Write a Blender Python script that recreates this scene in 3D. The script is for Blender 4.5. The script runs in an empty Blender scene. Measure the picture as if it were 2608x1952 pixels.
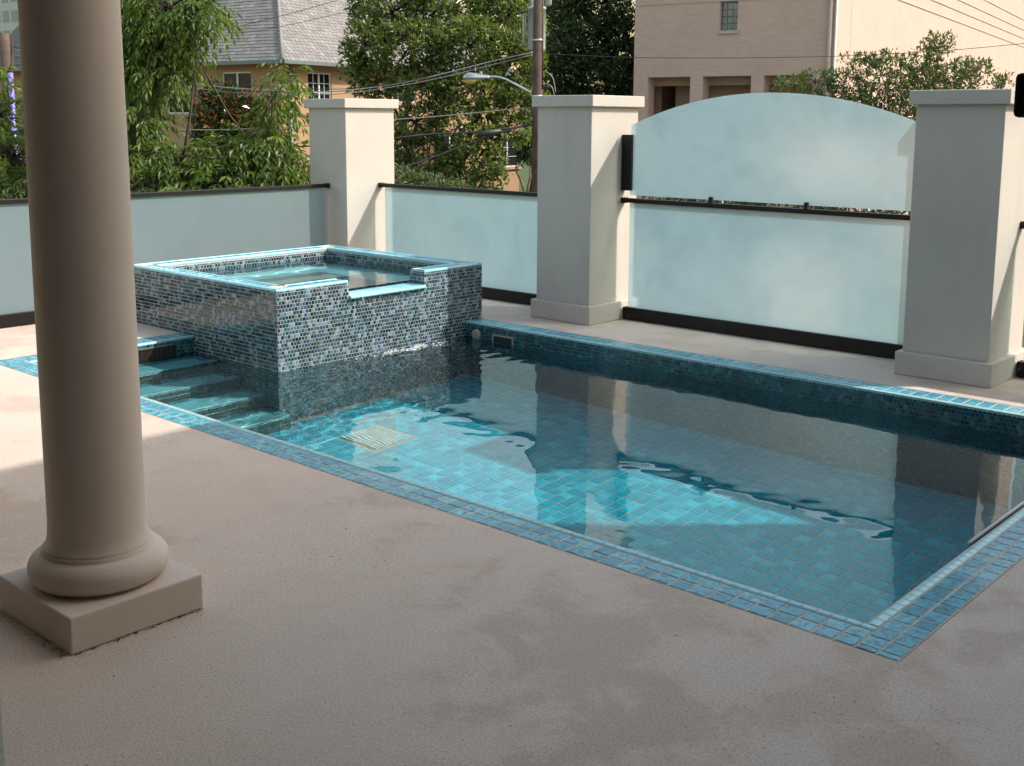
import bpy, bmesh, math, random
import numpy as np
from mathutils import Vector, Matrix

random.seed(7); rng = np.random.default_rng(7)
scene = bpy.context.scene
col = scene.collection
R = math.radians

# ---------------------------------------------------------------- camera, sky, sun, exposure
CAM_H = 1.62
YAW, PIT, ROL, FPX = R(-41.924), R(8.7166), R(0.264), 2876.1
PW, PH, CX, CY = 2608.0, 1952.0, 1304.0, 976.0 - 228.96
cam = bpy.data.cameras.new('camera'); cam_o = bpy.data.objects.new('camera', cam); col.objects.link(cam_o)
cam.sensor_width = 36.0; cam.lens = 36.0 * FPX / PW; cam.shift_y = -228.96 / PW
cam.clip_start = 0.05; cam.clip_end = 2000.0
c_f = Vector((math.sin(YAW)*math.cos(PIT), math.cos(YAW)*math.cos(PIT), -math.sin(PIT)))
_r = Vector((math.cos(YAW), -math.sin(YAW), 0)); _u = _r.cross(c_f)
c_r = _r*math.cos(ROL) + _u*math.sin(ROL); c_u = -_r*math.sin(ROL) + _u*math.cos(ROL)
m = Matrix((c_r, c_u, -c_f)).transposed().to_4x4(); m.translation = (0, 0, CAM_H)
cam_o.matrix_world = m; scene.camera = cam_o

SUN = Vector((1.0, 0.9, 1.31)).normalized()
world = bpy.data.worlds.new('World'); scene.world = world; world.use_nodes = True
wn = world.node_tree.nodes; wl = world.node_tree.links
for n in list(wn): wn.remove(n)
sky = wn.new('ShaderNodeTexSky'); sky.sky_type = 'NISHITA'; sky.sun_disc = False
sky.sun_elevation = math.asin(SUN.z); sky.sun_rotation = math.atan2(SUN.x, SUN.y)
sky.air_density = 2.0; sky.dust_density = 2.8; sky.ozone_density = 0.0
bg = wn.new('ShaderNodeBackground'); bg.inputs['Strength'].default_value = 0.15
wo = wn.new('ShaderNodeOutputWorld')
wl.new(sky.outputs[0], bg.inputs[0]); wl.new(bg.outputs[0], wo.inputs[0])
sl = bpy.data.lights.new('sun', 'SUN'); sl.energy = 2.9; sl.angle = R(0.53); sl.color = (1.0, 0.965, 0.92)
sun_o = bpy.data.objects.new('sun', sl); col.objects.link(sun_o); sun_o.location = (0, 0, 40)
sun_o.rotation_euler = (-SUN).to_track_quat('-Z', 'Y').to_euler()
sl.cycles.is_caustics_light = True
scene.view_settings.view_transform = 'Standard'; scene.view_settings.look = 'None'
scene.view_settings.gamma = 1.0; scene.view_settings.use_curve_mapping = False
scene.view_settings.exposure = 0.86
cy = scene.cycles
cy.max_bounces = 10; cy.transmission_bounces = 8; cy.transparent_max_bounces = 12; cy.diffuse_bounces = 4; cy.glossy_bounces = 4
cy.sample_clamp_indirect = 6.0; cy.use_denoising = True; cy.caustics_reflective = False

# ---------------------------------------------------------------- pixel helpers
def ray(u, v): return c_f + c_r*((u-CX)/FPX) - c_u*((v-CY)/FPX)
O = Vector((0, 0, CAM_H))
def at(u, v, d): return O + ray(u, v)*d
def on_plane(u, v, p, n):
    d = ray(u, v); return O + d*((Vector(p)-O).dot(n)/d.dot(n))
def in_view(p):
    d = Vector(p)-O; z = d.dot(c_f)
    if z < .05: return False
    x = CX+FPX*d.dot(c_r)/z; y = CY-FPX*d.dot(c_u)/z
    return -20 < x < PW+20 and -20 < y < PH+20

# ---------------------------------------------------------------- materials
def new_mat(name):
    mt = bpy.data.materials.new(name); mt.use_nodes = True
    nt = mt.node_tree
    for n in list(nt.nodes): nt.nodes.remove(n)
    out = nt.nodes.new('ShaderNodeOutputMaterial')
    return mt, nt, out
class G:
    def __init__(s, nt): s.nt = nt
    def n(s, t, **k):
        nd = s.nt.nodes.new(t)
        for a, b in k.items(): setattr(nd, a, b)
        return nd
    def l(s, a, b): s.nt.links.new(a, b)
    def noise(s, vec, scale, detail=4, rough=.55, dist=0.):
        nd = s.n('ShaderNodeTexNoise'); nd.inputs['Scale'].default_value = scale
        nd.inputs['Detail'].default_value = detail; nd.inputs['Roughness'].default_value = rough
        nd.inputs['Distortion'].default_value = dist
        if vec is not None: s.l(vec, nd.inputs['Vector'])
        return nd.outputs['Fac']
    def ramp(s, fac, stops, interp='LINEAR'):
        nd = s.n('ShaderNodeValToRGB'); cr = nd.color_ramp; cr.interpolation = interp
        while len(cr.elements) < len(stops): cr.elements.new(.5)
        for e, (p, c) in zip(cr.elements, stops):
            e.position = p; e.color = (c[0], c[1], c[2], 1) if len(c) == 3 else c
        s.l(fac, nd.inputs[0]); return nd.outputs[0]
    def mix(s, fac, a, b, mode='MIX'):
        nd = s.n('ShaderNodeMix', data_type='RGBA', blend_type=mode)
        for i, x in ((0, fac), (6, a), (7, b)):
            if hasattr(x, 'is_output'): s.l(x, nd.inputs[i])
            elif i == 0: nd.inputs[0].default_value = x
            else: nd.inputs[i].default_value = (*x, 1)
        return nd.outputs[2]
    def math(s, op, a, b=None):
        nd = s.n('ShaderNodeMath', operation=op)
        for i, x in enumerate((a, b)):
            if x is None: continue
            if hasattr(x, 'is_output'): s.l(x, nd.inputs[i])
            else: nd.inputs[i].default_value = x
        return nd.outputs[0]
    def bump(s, h, strength, dist):
        nd = s.n('ShaderNodeBump'); nd.inputs['Strength'].default_value = strength
        nd.inputs['Distance'].default_value = dist; s.l(h, nd.inputs['Height']); return nd.outputs[0]
    def pos(s): return s.n('ShaderNodeNewGeometry').outputs['Position']
    def bsdf(s, out, color=None, rough=.5, metal=0., spec=.5, normal=None):
        b = s.n('ShaderNodeBsdfPrincipled')
        if color is not None:
            if hasattr(color, 'is_output'): s.l(color, b.inputs['Base Color'])
            else: b.inputs['Base Color'].default_value = (*color, 1)
        if hasattr(rough, 'is_output'): s.l(rough, b.inputs['Roughness'])
        else: b.inputs['Roughness'].default_value = rough
        b.inputs['Metallic'].default_value = metal; b.inputs['Specular IOR Level'].default_value = spec
        if normal is not None: s.l(normal, b.inputs['Normal'])
        if out is not None: s.l(b.outputs[0], out.inputs[0])
        return b

def plain(name, color, rough=.5, metal=0., spec=.5, var=.12, scale=6., bump=0., bscale=80.):
    mt, nt, out = new_mat(name); g = G(nt); p = g.pos()
    f = g.noise(p, scale, 5)
    a = tuple(max(0, c*(1-var)) for c in color); b = tuple(min(1, c*(1+var)) for c in color)
    c = g.ramp(f, [(.3, a), (.7, b)])
    nm = g.bump(g.noise(p, bscale, 3), bump, .01) if bump else None
    g.bsdf(out, c, rough, metal, spec, nm); return mt

def stucco(name, color, grain=.25):
    mt, nt, out = new_mat(name); g = G(nt); p = g.pos()
    big = g.noise(p, 1.6, 5, .6); fine = g.noise(p, 260., 3, .7)
    c = g.ramp(big, [(.25, tuple(x*.88 for x in color)), (.75, tuple(min(1, x*1.06) for x in color))])
    c = g.mix(.18, c, g.ramp(fine, [(.3, tuple(x*.6 for x in color)), (.7, tuple(min(1, x*1.2) for x in color))]))
    # streaks of rain dirt running down
    mp = g.n('ShaderNodeMapping'); mp.inputs['Scale'].default_value = (9, 9, .7); g.l(p, mp.inputs[0])
    st = g.noise(mp.outputs[0], 1., 5, .65)
    c = g.mix(g.ramp(st, [(.52, (0, 0, 0)), (.8, (.22, .22, .22))]), c, tuple(x*.62 for x in color))
    nm = g.bump(g.noise(p, 170., 4, .7), grain, .004)
    g.bsdf(out, c, .88, 0, .25, nm); return mt

def deck_mat():
    mt, nt, out = new_mat('sandy_concrete'); g = G(nt); p = g.pos()
    big = g.noise(p, .6, 7, .6, .5); mid = g.noise(p, 3.4, 6, .65, .4); fine = g.noise(p, 115., 6, .85); grit = g.noise(p, 620., 2, .6)
    base = g.ramp(mid, [(.3, (.57, .44, .36)), (.5, (.62, .49, .405)), (.72, (.66, .535, .455))])
    stain = g.math('ADD', big, g.math('MULTIPLY', g.math('SUBTRACT', mid, .5), .55))
    sm = g.ramp(stain, [(.405, (1, 1, 1)), (.46, (0, 0, 0))])
    base = g.mix(g.math('MULTIPLY', sm, .42), base, (.39, .28, .215))
    # pale dried tide marks along the stain edges
    edge = g.ramp(stain, [(.475, (0, 0, 0)), (.51, (1, 1, 1)), (.58, (0, 0, 0))])
    base = g.mix(g.math('MULTIPLY', edge, .22), base, (.66, .60, .55))
    sp = g.ramp(fine, [(.36, (.30, .24, .20)), (.48, (.92, .92, .92)), (.62, (1.12, 1.12, 1.12)), (.75, (1.3, 1.3, 1.3))])
    base = g.mix(.85, base, sp, 'MULTIPLY')
    pits = g.ramp(g.noise(p, 70., 2, .5), [(.29, (.30, .22, .19)), (.36, (1, 1, 1))])
    pm = g.ramp(g.noise(p, 1.3, 3), [(.45, (0, 0, 0)), (.62, (1, 1, 1))])
    base = g.mix(pm, base, g.mix(1., base, pits, 'MULTIPLY'))
    base = g.mix(.30, base, g.ramp(grit, [(.38, (.22, .17, .14)), (.62, (.74, .66, .58))]))
    nm = g.bump(g.math('ADD', g.noise(p, 130., 5, .7), g.math('MULTIPLY', grit, .5)), .45, .004)
    g.bsdf(out, base, .82, 0, .3, nm); return mt

def tile_mat(name, stops, rough=.16, mottle=.5, mcol=(.03, .10, .16), mscale=45., spec=.6, bump=.08):
    """glazed tile: colour by tile (object random or face value), mottled glaze"""
    mt, nt, out = new_mat(name); g = G(nt); p = g.pos()
    at_ = g.n('ShaderNodeAttribute', attribute_name='rnd'); oi = g.n('ShaderNodeObjectInfo')
    v = g.math('FRACT', g.math('ADD', at_.outputs['Fac'], oi.outputs['Random']))
    c = g.ramp(v, stops)
    if mottle:
        f = g.noise(p, mscale, 5, .7, .8)
        c = g.mix(g.ramp(f, [(.46, (0, 0, 0)), (.62, (mottle, mottle, mottle))]), c, mcol)
    nm = g.bump(g.noise(p, 28., 3, .5), bump, .01)
    g.bsdf(out, c, rough, 0, spec, nm); return mt

def attr_leaf(name, cols, rough=.45, trans=.45):
    mt, nt, out = new_mat(name); g = G(nt)
    at_ = g.n('ShaderNodeAttribute', attribute_name='rnd')
    c = g.ramp(at_.outputs['Fac'], cols)
    b = g.bsdf(None, c, rough, 0, .45)
    tr = g.n('ShaderNodeBsdfTranslucent'); g.l(g.mix(1., c, (1.25, 1.35, .55), 'MULTIPLY'), tr.inputs[0])
    mx = g.n('ShaderNodeMixShader'); mx.inputs[0].default_value = trans
    g.l(b.outputs[0], mx.inputs[1]); g.l(tr.outputs[0], mx.inputs[2]); g.l(mx.outputs[0], out.inputs[0]); return mt

def etched_mat():
    mt, nt, out = new_mat('etched_glass'); g = G(nt); p = g.pos()
    f = g.noise(p, 2.2, 6, .65, 1.0); f2 = g.noise(p, 9., 5, .6)
    k = g.math('ADD', g.math('MULTIPLY', f, .7), g.math('MULTIPLY', f2, .3))
    tc = g.ramp(k, [(.30, (.225, .335, .42)), (.5, (.295, .42, .515)), (.7, (.355, .485, .575))])
    tr = g.n('ShaderNodeBsdfTranslucent'); g.l(tc, tr.inputs[0])
    fw = g.n('ShaderNodeBsdfRefraction'); fw.inputs['IOR'].default_value = 1.12; fw.inputs['Roughness'].default_value = .6; fw.inputs['Color'].default_value = (.93, .95, .93, 1)
    m0 = g.n('ShaderNodeMixShader'); m0.inputs[0].default_value = .42; g.l(tr.outputs[0], m0.inputs[1]); g.l(fw.outputs[0], m0.inputs[2])
    df = g.n('ShaderNodeBsdfDiffuse'); df.inputs[0].default_value = (.66, .80, .84, 1)
    mx = g.n('ShaderNodeMixShader'); mx.inputs[0].default_value = .20; g.l(m0.outputs[0], mx.inputs[1]); g.l(df.outputs[0], mx.inputs[2])
    gl = g.n('ShaderNodeBsdfGlossy'); gl.inputs['Roughness'].default_value = .35
    fr = g.n('ShaderNodeFresnel'); fr.inputs[0].default_value = 1.35
    m2 = g.n('ShaderNodeMixShader'); g.l(fr.outputs[0], m2.inputs[0]); g.l(mx.outputs[0], m2.inputs[1]); g.l(gl.outputs[0], m2.inputs[2])
    g.l(m2.outputs[0], out.inputs[0]); return mt

def clear_mat(name, tint, refl=1.45):
    mt, nt, out = new_mat(name); g = G(nt)
    tp = g.n('ShaderNodeBsdfTransparent'); tp.inputs[0].default_value = (*tint, 1)
    gl = g.n('ShaderNodeBsdfGlossy'); gl.inputs['Roughness'].default_value = .02
    fr = g.n('ShaderNodeFresnel'); bk = g.n('ShaderNodeNewGeometry').outputs['Backfacing']
    g.l(g.math('SUBTRACT', refl, g.math('MULTIPLY', bk, refl-1/refl)), fr.inputs[0])     # thin pane: the same from both sides
    mx = g.n('ShaderNodeMixShader'); g.l(fr.outputs[0], mx.inputs[0]); g.l(tp.outputs[0], mx.inputs[1]); g.l(gl.outputs[0], mx.inputs[2])
    g.l(mx.outputs[0], out.inputs[0]); return mt

def water_mat():
    mt, nt, out = new_mat('water'); g = G(nt)
    rf = g.n('ShaderNodeBsdfRefraction'); rf.inputs['IOR'].default_value = 1.333; rf.inputs['Roughness'].default_value = 0.
    rf.inputs['Color'].default_value = (.68, .945, .975, 1)      # red light is absorbed by the water body
    gl = g.n('ShaderNodeBsdfGlossy'); gl.inputs['Roughness'].default_value = 0.
    fr = g.n('ShaderNodeFresnel')
    bk = g.n('ShaderNodeNewGeometry').outputs['Backfacing']; g.l(g.math('SUBTRACT', 1.72, g.math('MULTIPLY', bk, .387)), fr.inputs[0])
    mx = g.n('ShaderNodeMixShader'); g.l(fr.outputs[0], mx.inputs[0]); g.l(rf.outputs[0], mx.inputs[1]); g.l(gl.outputs[0], mx.inputs[2])
    g.l(mx.outputs[0], out.inputs[0]); return mt

def brick_mat(name, c1, c2, mortar, bw=.21, bh=.075):
    mt, nt, out = new_mat(name); g = G(nt)
    uv = g.n('ShaderNodeUVMap').outputs[0]
    b = g.n('ShaderNodeTexBrick'); b.inputs['Scale'].default_value = 1.0; b.inputs['Mortar Size'].default_value = .006
    b.inputs['Brick Width'].default_value = bw; b.inputs['Row Height'].default_value = bh; b.inputs['Bias'].default_value = 0.
    b.inputs['Color1'].default_value = (*c1, 1); b.inputs['Color2'].default_value = (*c2, 1); b.inputs['Mortar'].default_value = (*mortar, 1)
    g.l(uv, b.inputs['Vector'])
    big = g.noise(uv, .5, 5, .6)
    c = g.mix(.35, b.outputs['Color'], g.ramp(big, [(.3, tuple(x*.75 for x in c1)), (.7, tuple(min(1, x*1.15) for x in c2))]))
    g.bsdf(out, c, .85, 0, .25, g.bump(b.outputs['Fac'], -.5, .01)); return mt

M = {}
M['stucco'] = stucco('cream_stucco', (.545, .495, .445))
M['column'] = stucco('cast_stone', (.66, .545, .47), .2)
M['deck'] = deck_mat()
M['black'] = plain('black_metal', (.007, .006, .0055), .5, 0., .3, .3, 9.)
M['bronze'] = plain('bronze_metal', (.045, .033, .026), .42, .3, .5, .3, 9.)
M['etched'] = etched_mat()
M['clear'] = clear_mat('clear_glass', (.84, .95, .93))
M['door_glass'] = clear_mat('door_glass', (.88, .95, .94))
M['water'] = water_mat()
M['grout'] = plain('sand_grout', (.50, .42, .34), .85, 0, .3, .18, 30.)
M['grout_pale'] = plain('pale_grout', (.50, .49, .45), .8, 0, .3, .15, 30.)
M['grout_pool'] = plain('pool_wall_grout', (.13, .21, .21), .8, 0, .3, .15, 30.)
M['coping'] = tile_mat('coping_tile', [(0, (.05, .26, .33)), (.25, (.09, .37, .46)), (.5, (.07, .31, .43)), (.75, (.14, .45, .54)), (.9, (.06, .28, .40)), (1, (.19, .51, .58))], .24, .85, (.018, .105, .18), 34., .42)
M['bull'] = tile_mat('bullnose_tile', [(0, (.27, .57, .62)), (.5, (.31, .61, .66)), (1, (.35, .64, .69))], .2, .12, (.12, .38, .44), 60.)
M['floor_tile'] = tile_mat('floor_tile', [(0, (.010, .36, .46)), (.3, (.016, .44, .57)), (.55, (.013, .40, .52)), (.8, (.030, .52, .65)), (.92, (.08, .66, .77)), (1, (.010, .34, .43))], .25, .5, (.008, .30, .43), 30.)
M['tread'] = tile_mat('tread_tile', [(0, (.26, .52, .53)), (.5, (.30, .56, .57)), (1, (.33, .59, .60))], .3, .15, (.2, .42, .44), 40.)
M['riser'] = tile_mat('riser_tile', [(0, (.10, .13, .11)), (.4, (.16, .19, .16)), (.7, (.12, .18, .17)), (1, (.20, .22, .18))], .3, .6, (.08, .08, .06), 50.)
M['mosaic'] = tile_mat('mosaic_tile', [(0, (.008, .014, .036)), (.18, (.010, .034, .050)), (.36, (.014, .066, .072)), (.50, (.032, .11, .125)), (.60, (.018, .055, .15)), (.72, (.055, .135, .20)), (.82, (.14, .22, .28)), (1, (.26, .335, .395))], .07, .0, spec=.75, bump=.03)
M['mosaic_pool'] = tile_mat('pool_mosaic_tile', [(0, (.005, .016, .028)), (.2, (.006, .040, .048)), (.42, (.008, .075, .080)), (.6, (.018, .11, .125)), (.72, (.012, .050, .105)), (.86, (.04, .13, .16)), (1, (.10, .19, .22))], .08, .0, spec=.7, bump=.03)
M['white'] = plain('white_plastic', (.82, .82, .79), .35, 0, .5, .06, 20.)
M['beige'] = plain('beige_plastic', (.42, .38, .31), .4, 0, .5, .06, 20.)
M['dark'] = plain('hollow_shade', (.01, .01, .012), .7)  # near-black colour standing in for the shade inside openings
M['orange'] = stucco('orange_stucco', (.42, .265, .155))
M['shingle'] = tile_mat('slate_shingle', [(0, (.165, .152, .142)), (.35, (.235, .217, .203)), (.7, (.195, .18, .17)), (1, (.28, .26, .24))], .8, .25, (.16, .15, .15), 8., .25, .2)
M['roofbase'] = plain('roof_felt', (.06, .06, .06), .9)
M['gutter'] = plain('grey_gutter', (.16, .19, .18), .5, .2)
M['wframe'] = plain('white_paint', (.66, .66, .63), .5)
M['pane'] = plain('dark_window_glass', (.012, .015, .018), .1, 0, .35, .3, 1.)
M['brick'] = brick_mat('tan_brick', (.58, .405, .34), (.50, .345, .285), (.47, .375, .325))
M['brick_shade'] = brick_mat('shaded_tan_brick', (.40, .27, .20), (.34, .23, .17), (.33, .26, .2))  # same tan brick darkened: the arcade's shade is put into the colour
M['gblock'] = plain('glass_block', (.12, .15, .17), .12, 0, .8, .5, 4.)
M['pipe'] = plain('tan_downpipe', (.40, .30, .24), .4, .3)
M['wood'] = plain('creosote_wood', (.085, .055, .042), .85, 0, .3, .35, 3., .5, 30.)
M['can'] = plain('grey_enamel', (.36, .38, .39), .35, .2)
M['galv'] = plain('galvanised_steel', (.50, .52, .53), .35, .7, .5, .1)
M['lens'] = plain('amber_lens', (.48, .42, .12), .15, 0, .7, .2, 12.)
M['cable'] = plain('black_cable', (.016, .016, .017), .5)
M['steelcable'] = plain('weathered_cable', (.20, .205, .20), .5, .3)
M['conduit'] = plain('violet_pvc', (.20, .17, .50), .3)
M['bark'] = plain('bark', (.075, .058, .045), .9, 0, .2, .35, 8., .6, 40.)
M['bark_pale'] = plain('pale_bark', (.21, .16, .11), .9, 0, .2, .3, 8., .5, 40.)
M['leaf_pecan'] = attr_leaf('pecan_leaf', [(0, (.042, .072, .014)), (.5, (.105, .16, .028)), (1, (.19, .235, .055))])
M['leaf_center'] = attr_leaf('glossy_leaf', [(0, (.042, .068, .018)), (.5, (.12, .165, .048)), (1, (.23, .25, .10))], .27, .5)
M['leaf_dark'] = attr_leaf('evergreen_leaf', [(0, (.012, .026, .008)), (.6, (.028, .055, .014)), (1, (.07, .11, .03))], .4, .2)
M['leaf_shrub'] = attr_leaf('myrtle_leaf', [(0, (.04, .068, .02)), (.5, (.08, .12, .035)), (.85, (.12, .155, .055)), (1, (.20, .14, .06))], .4, .3)
M['leaf_mag'] = attr_leaf('magnolia_leaf', [(0, (.02, .05, .015)), (.55, (.035, .075, .02)), (.6, (.16, .07, .02)), (1, (.27, .12, .04))], .25, .1)
M['grass'] = plain('lawn', (.05, .075, .022), .95, 0, .2, .4, 2.)
M['asphalt'] = plain('asphalt', (.055, .055, .056), .9, 0, .3, .2, 3.)
M['pave'] = plain('pavement_concrete', (.34, .32, .29), .9)
M['tower'] = plain('tower_concrete', (.52, .50, .46), .8)
M['towerglass'] = plain('tower_glass', (.10, .16, .22), .15, 0, .8)
M['housewall'] = stucco('house_stucco', (.62, .57, .50))
M['litter'] = plain('dry_litter', (.10, .055, .03), .9, 0, .2, .5, 90.)
def foam_mat():
    mt, nt, out = new_mat('foam'); g = G(nt)
    b = g.bsdf(None, (.85, .88, .9), .15, 0, .6); tp = g.n('ShaderNodeBsdfTransparent')
    mx = g.n('ShaderNodeMixShader'); mx.inputs[0].default_value = .45
    g.l(tp.outputs[0], mx.inputs[1]); g.l(b.outputs[0], mx.inputs[2]); g.l(mx.outputs[0], out.inputs[0]); return mt
M['foam'] = foam_mat()
def stream_mat():
    mt, nt, out = new_mat('falling_water'); g = G(nt)
    tp = g.n('ShaderNodeBsdfTransparent'); tp.inputs[0].default_value = (.96, .99, 1, 1)
    gl = g.n('ShaderNodeBsdfPrincipled'); gl.inputs['Base Color'].default_value = (.8, .88, .92, 1); gl.inputs['Roughness'].default_value = .12
    p = g.pos(); mp = g.n('ShaderNodeMapping'); mp.inputs['Scale'].default_value = (30, 30, 3); g.l(p, mp.inputs[0])
    f = g.ramp(g.noise(mp.outputs[0], 2.2, 4), [(.5, (.0, .0, .0)), (.8, (.26, .26, .26))])
    mx = g.n('ShaderNodeMixShader'); g.l(f, mx.inputs[0]); g.l(tp.outputs[0], mx.inputs[1]); g.l(gl.outputs[0], mx.inputs[2])
    g.l(mx.outputs[0], out.inputs[0]); return mt
M['stream'] = stream_mat()

# ---------------------------------------------------------------- object helpers
off = {}
def tag(o, label=None, cat=None, group=None, kind=None):
    if label: o['label'] = label
    if cat: o['category'] = cat
    if group: o['group'] = group
    if kind: o['kind'] = kind
    return o
def thing(name, loc, label, cat, group=None):
    o = bpy.data.objects.new(name, None); col.objects.link(o); o.location = loc; o.empty_display_size = .2
    off[o.name] = Vector(loc); return tag(o, label, cat, group)
def mesh_obj(name, verts, faces, mat, parent=None, smooth=False, bevel=0., uvs=None, rnd=None, mats=None, midx=None, recv=False):
    """verts in world coordinates"""
    v = np.asarray(verts, dtype=np.float64).reshape(-1, 3)
    if parent is not None: base = off[parent.name]
    else: base = Vector((0, 0, 0))
    v = v - np.array(base)
    me = bpy.data.meshes.new(name)
    fl = faces.tolist() if isinstance(faces, np.ndarray) else faces
    me.from_pydata(v.tolist(), [], fl); me.validate(); me.update()
    for mm in (mats or [mat]): me.materials.append(mm)
    if midx is not None: me.polygons.foreach_set('material_index', np.asarray(midx, dtype=np.int32))
    if smooth: me.polygons.foreach_set('use_smooth', np.ones(len(me.polygons), dtype=bool))
    if uvs is not None:
        uvl = me.uv_layers.new(name='UVMap'); uvl.data.foreach_set('uv', np.asarray(uvs, dtype=np.float32).ravel())
    if rnd is not None:
        a = me.attributes.new('rnd', 'FLOAT', 'FACE'); a.data.foreach_set('value', np.asarray(rnd, dtype=np.float32))
    o = bpy.data.objects.new(name, me); col.objects.link(o)
    if parent is not None: o.parent = parent
    off[o.name] = Vector(base)
    if bevel:
        b = o.modifiers.new('bevel', 'BEVEL'); b.width = bevel; b.segments = 2; b.limit_method = 'ANGLE'
    if recv: o.cycles.is_caustics_receiver = True
    return o
def boxv(x0, x1, y0, y1, z0, z1):
    v = [(x, y, z) for z in (z0, z1) for y in (y0, y1) for x in (x0, x1)]
    f = [(0, 2, 3, 1), (4, 5, 7, 6), (0, 1, 5, 4), (2, 6, 7, 3), (0, 4, 6, 2), (1, 3, 7, 5)]
    return v, f
def boxes(name, bl, mat, parent=None, bevel=0., **k):
    V, F = [], []
    for b in bl:
        v, f = boxv(*b); n = len(V); V += v; F += [tuple(i+n for i in q) for q in f]
    return mesh_obj(name, V, F, mat, parent, bevel=bevel, **k)
def box(name, x0, x1, y0, y1, z0, z1, mat, parent=None, bevel=0., **k):
    return boxes(name, [(x0, x1, y0, y1, z0, z1)], mat, parent, bevel, **k)
def obox(p, u, v, n, a0, a1, b0, b1, c0, c1):
    """box in an oriented frame: p + a*u + b*v + c*n"""
    p, u, v, n = Vector(p), Vector(u), Vector(v), Vector(n)
    V = [p+u*a+v*b+n*c for c in (c0, c1) for b in (b0, b1) for a in (a0, a1)]
    F = [(0, 2, 3, 1), (4, 5, 7, 6), (0, 1, 5, 4), (2, 6, 7, 3), (0, 4, 6, 2), (1, 3, 7, 5)]
    return [tuple(q) for q in V], F
def oboxes(name, fr, bl, mat, parent=None, bevel=0., **k):
    V, F = [], []
    for b in bl:
        v, f = obox(*fr, *b); n = len(V); V += v; F += [tuple(i+n for i in q) for q in f]
    return mesh_obj(name, V, F, mat, parent, bevel=bevel, **k)
def tube_geo(pts, rads, seg=8, cap=True):
    V, F = [], []
    pts = [Vector(p) for p in pts]
    up = None
    for i, p in enumerate(pts):
        d = (pts[min(i+1, len(pts)-1)]-pts[max(i-1, 0)]).normalized()
        if up is None: up = Vector((0, 0, 1)) if abs(d.z) < .9 else Vector((1, 0, 0))
        a = d.cross(up).normalized(); b = a.cross(d).normalized(); up = b
        for k in range(seg):
            t = 2*math.pi*k/seg; V.append(tuple(p+(a*math.cos(t)+b*math.sin(t))*rads[i]))
    for i in range(len(pts)-1):
        for k in range(seg):
            k2 = (k+1) % seg; F.append((i*seg+k, i*seg+k2, (i+1)*seg+k2, (i+1)*seg+k))
    if cap: F.append(tuple(range(seg-1, -1, -1))); F.append(tuple((len(pts)-1)*seg+k for k in range(seg)))
    return V, F
def tubes(name, tl, mat, parent=None, seg=8, **k):
    V, F = [], []
    for pts, rads in tl:
        v, f = tube_geo(pts, rads, seg); n = len(V); V += v; F += [tuple(i+n for i in q) for q in f]
    return mesh_obj(name, V, F, mat, parent, smooth=True, **k)
def lathe(name, prof, cx, cy_, mat, parent=None, seg=64):
    V, F = [], []
    for r, z in prof:
        for k in range(seg):
            t = 2*math.pi*k/seg; V.append((cx+r*math.cos(t), cy_+r*math.sin(t), z))
    for i in range(len(prof)-1):
        for k in range(seg):
            k2 = (k+1) % seg; F.append((i*seg+k, i*seg+k2, (i+1)*seg+k2, (i+1)*seg+k))
    F.append(tuple((len(prof)-1)*seg+k for k in range(seg))); F.append(tuple(range(seg-1, -1, -1)))
    o = mesh_obj(name, V, F, mat, parent, smooth=True)
    return o

TF = np.array([(4, 5, 6, 7), (0, 1, 5, 4), (1, 2, 6, 5), (2, 3, 7, 6), (3, 0, 4, 7)])
def tile_proto(w, h, t, ins):
    a, b = w/2, h/2
    return [(-a, -b, 0), (a, -b, 0), (a, b, 0), (-a, b, 0), (-a+ins, -b+ins, t), (a-ins, -b+ins, t), (a-ins, b-ins, t), (-a+ins, b-ins, t)]
_cache = {}
def tiles(name, specs, mat, parent, t=.004, ins=.0025, limit=300, recv=True, stuff_name=None, key=None, jit=.0):
    """specs: (centre, u, v, n, w, h). The `limit` that show largest become objects, the rest one joined part"""
    def size(s):
        d = (Vector(s[0])-O).length
        return (0 if (key(s) if key else in_view(s[0])) else 1, d)
    order = sorted(specs, key=size)
    for s in order[:limit]:
        c, u, v, n, w, h = s
        k = (name, round(w, 4), round(h, 4), round(t, 4))
        if k not in _cache:
            me = bpy.data.meshes.new(name); me.from_pydata(tile_proto(w, h, t, ins), [], TF.tolist()); me.materials.append(mat); _cache[k] = me
        o = bpy.data.objects.new(name, _cache[k]); col.objects.link(o); o.parent = parent
        mm = Matrix((Vector(u), Vector(v), Vector(n))).transposed().to_4x4()
        if jit: mm = mm @ Matrix.Rotation(random.gauss(0, jit), 4, 'X') @ Matrix.Rotation(random.gauss(0, jit), 4, 'Y')
        mm.translation = Vector(c)-off[parent.name]+Vector(n)*random.uniform(-.0008, .0008); o.matrix_local = mm
        if recv: o.cycles.is_caustics_receiver = True
    rest = order[limit:]
    if rest: tile_mass(stuff_name or name+'_field', rest, mat, parent, t, ins, recv)
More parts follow.
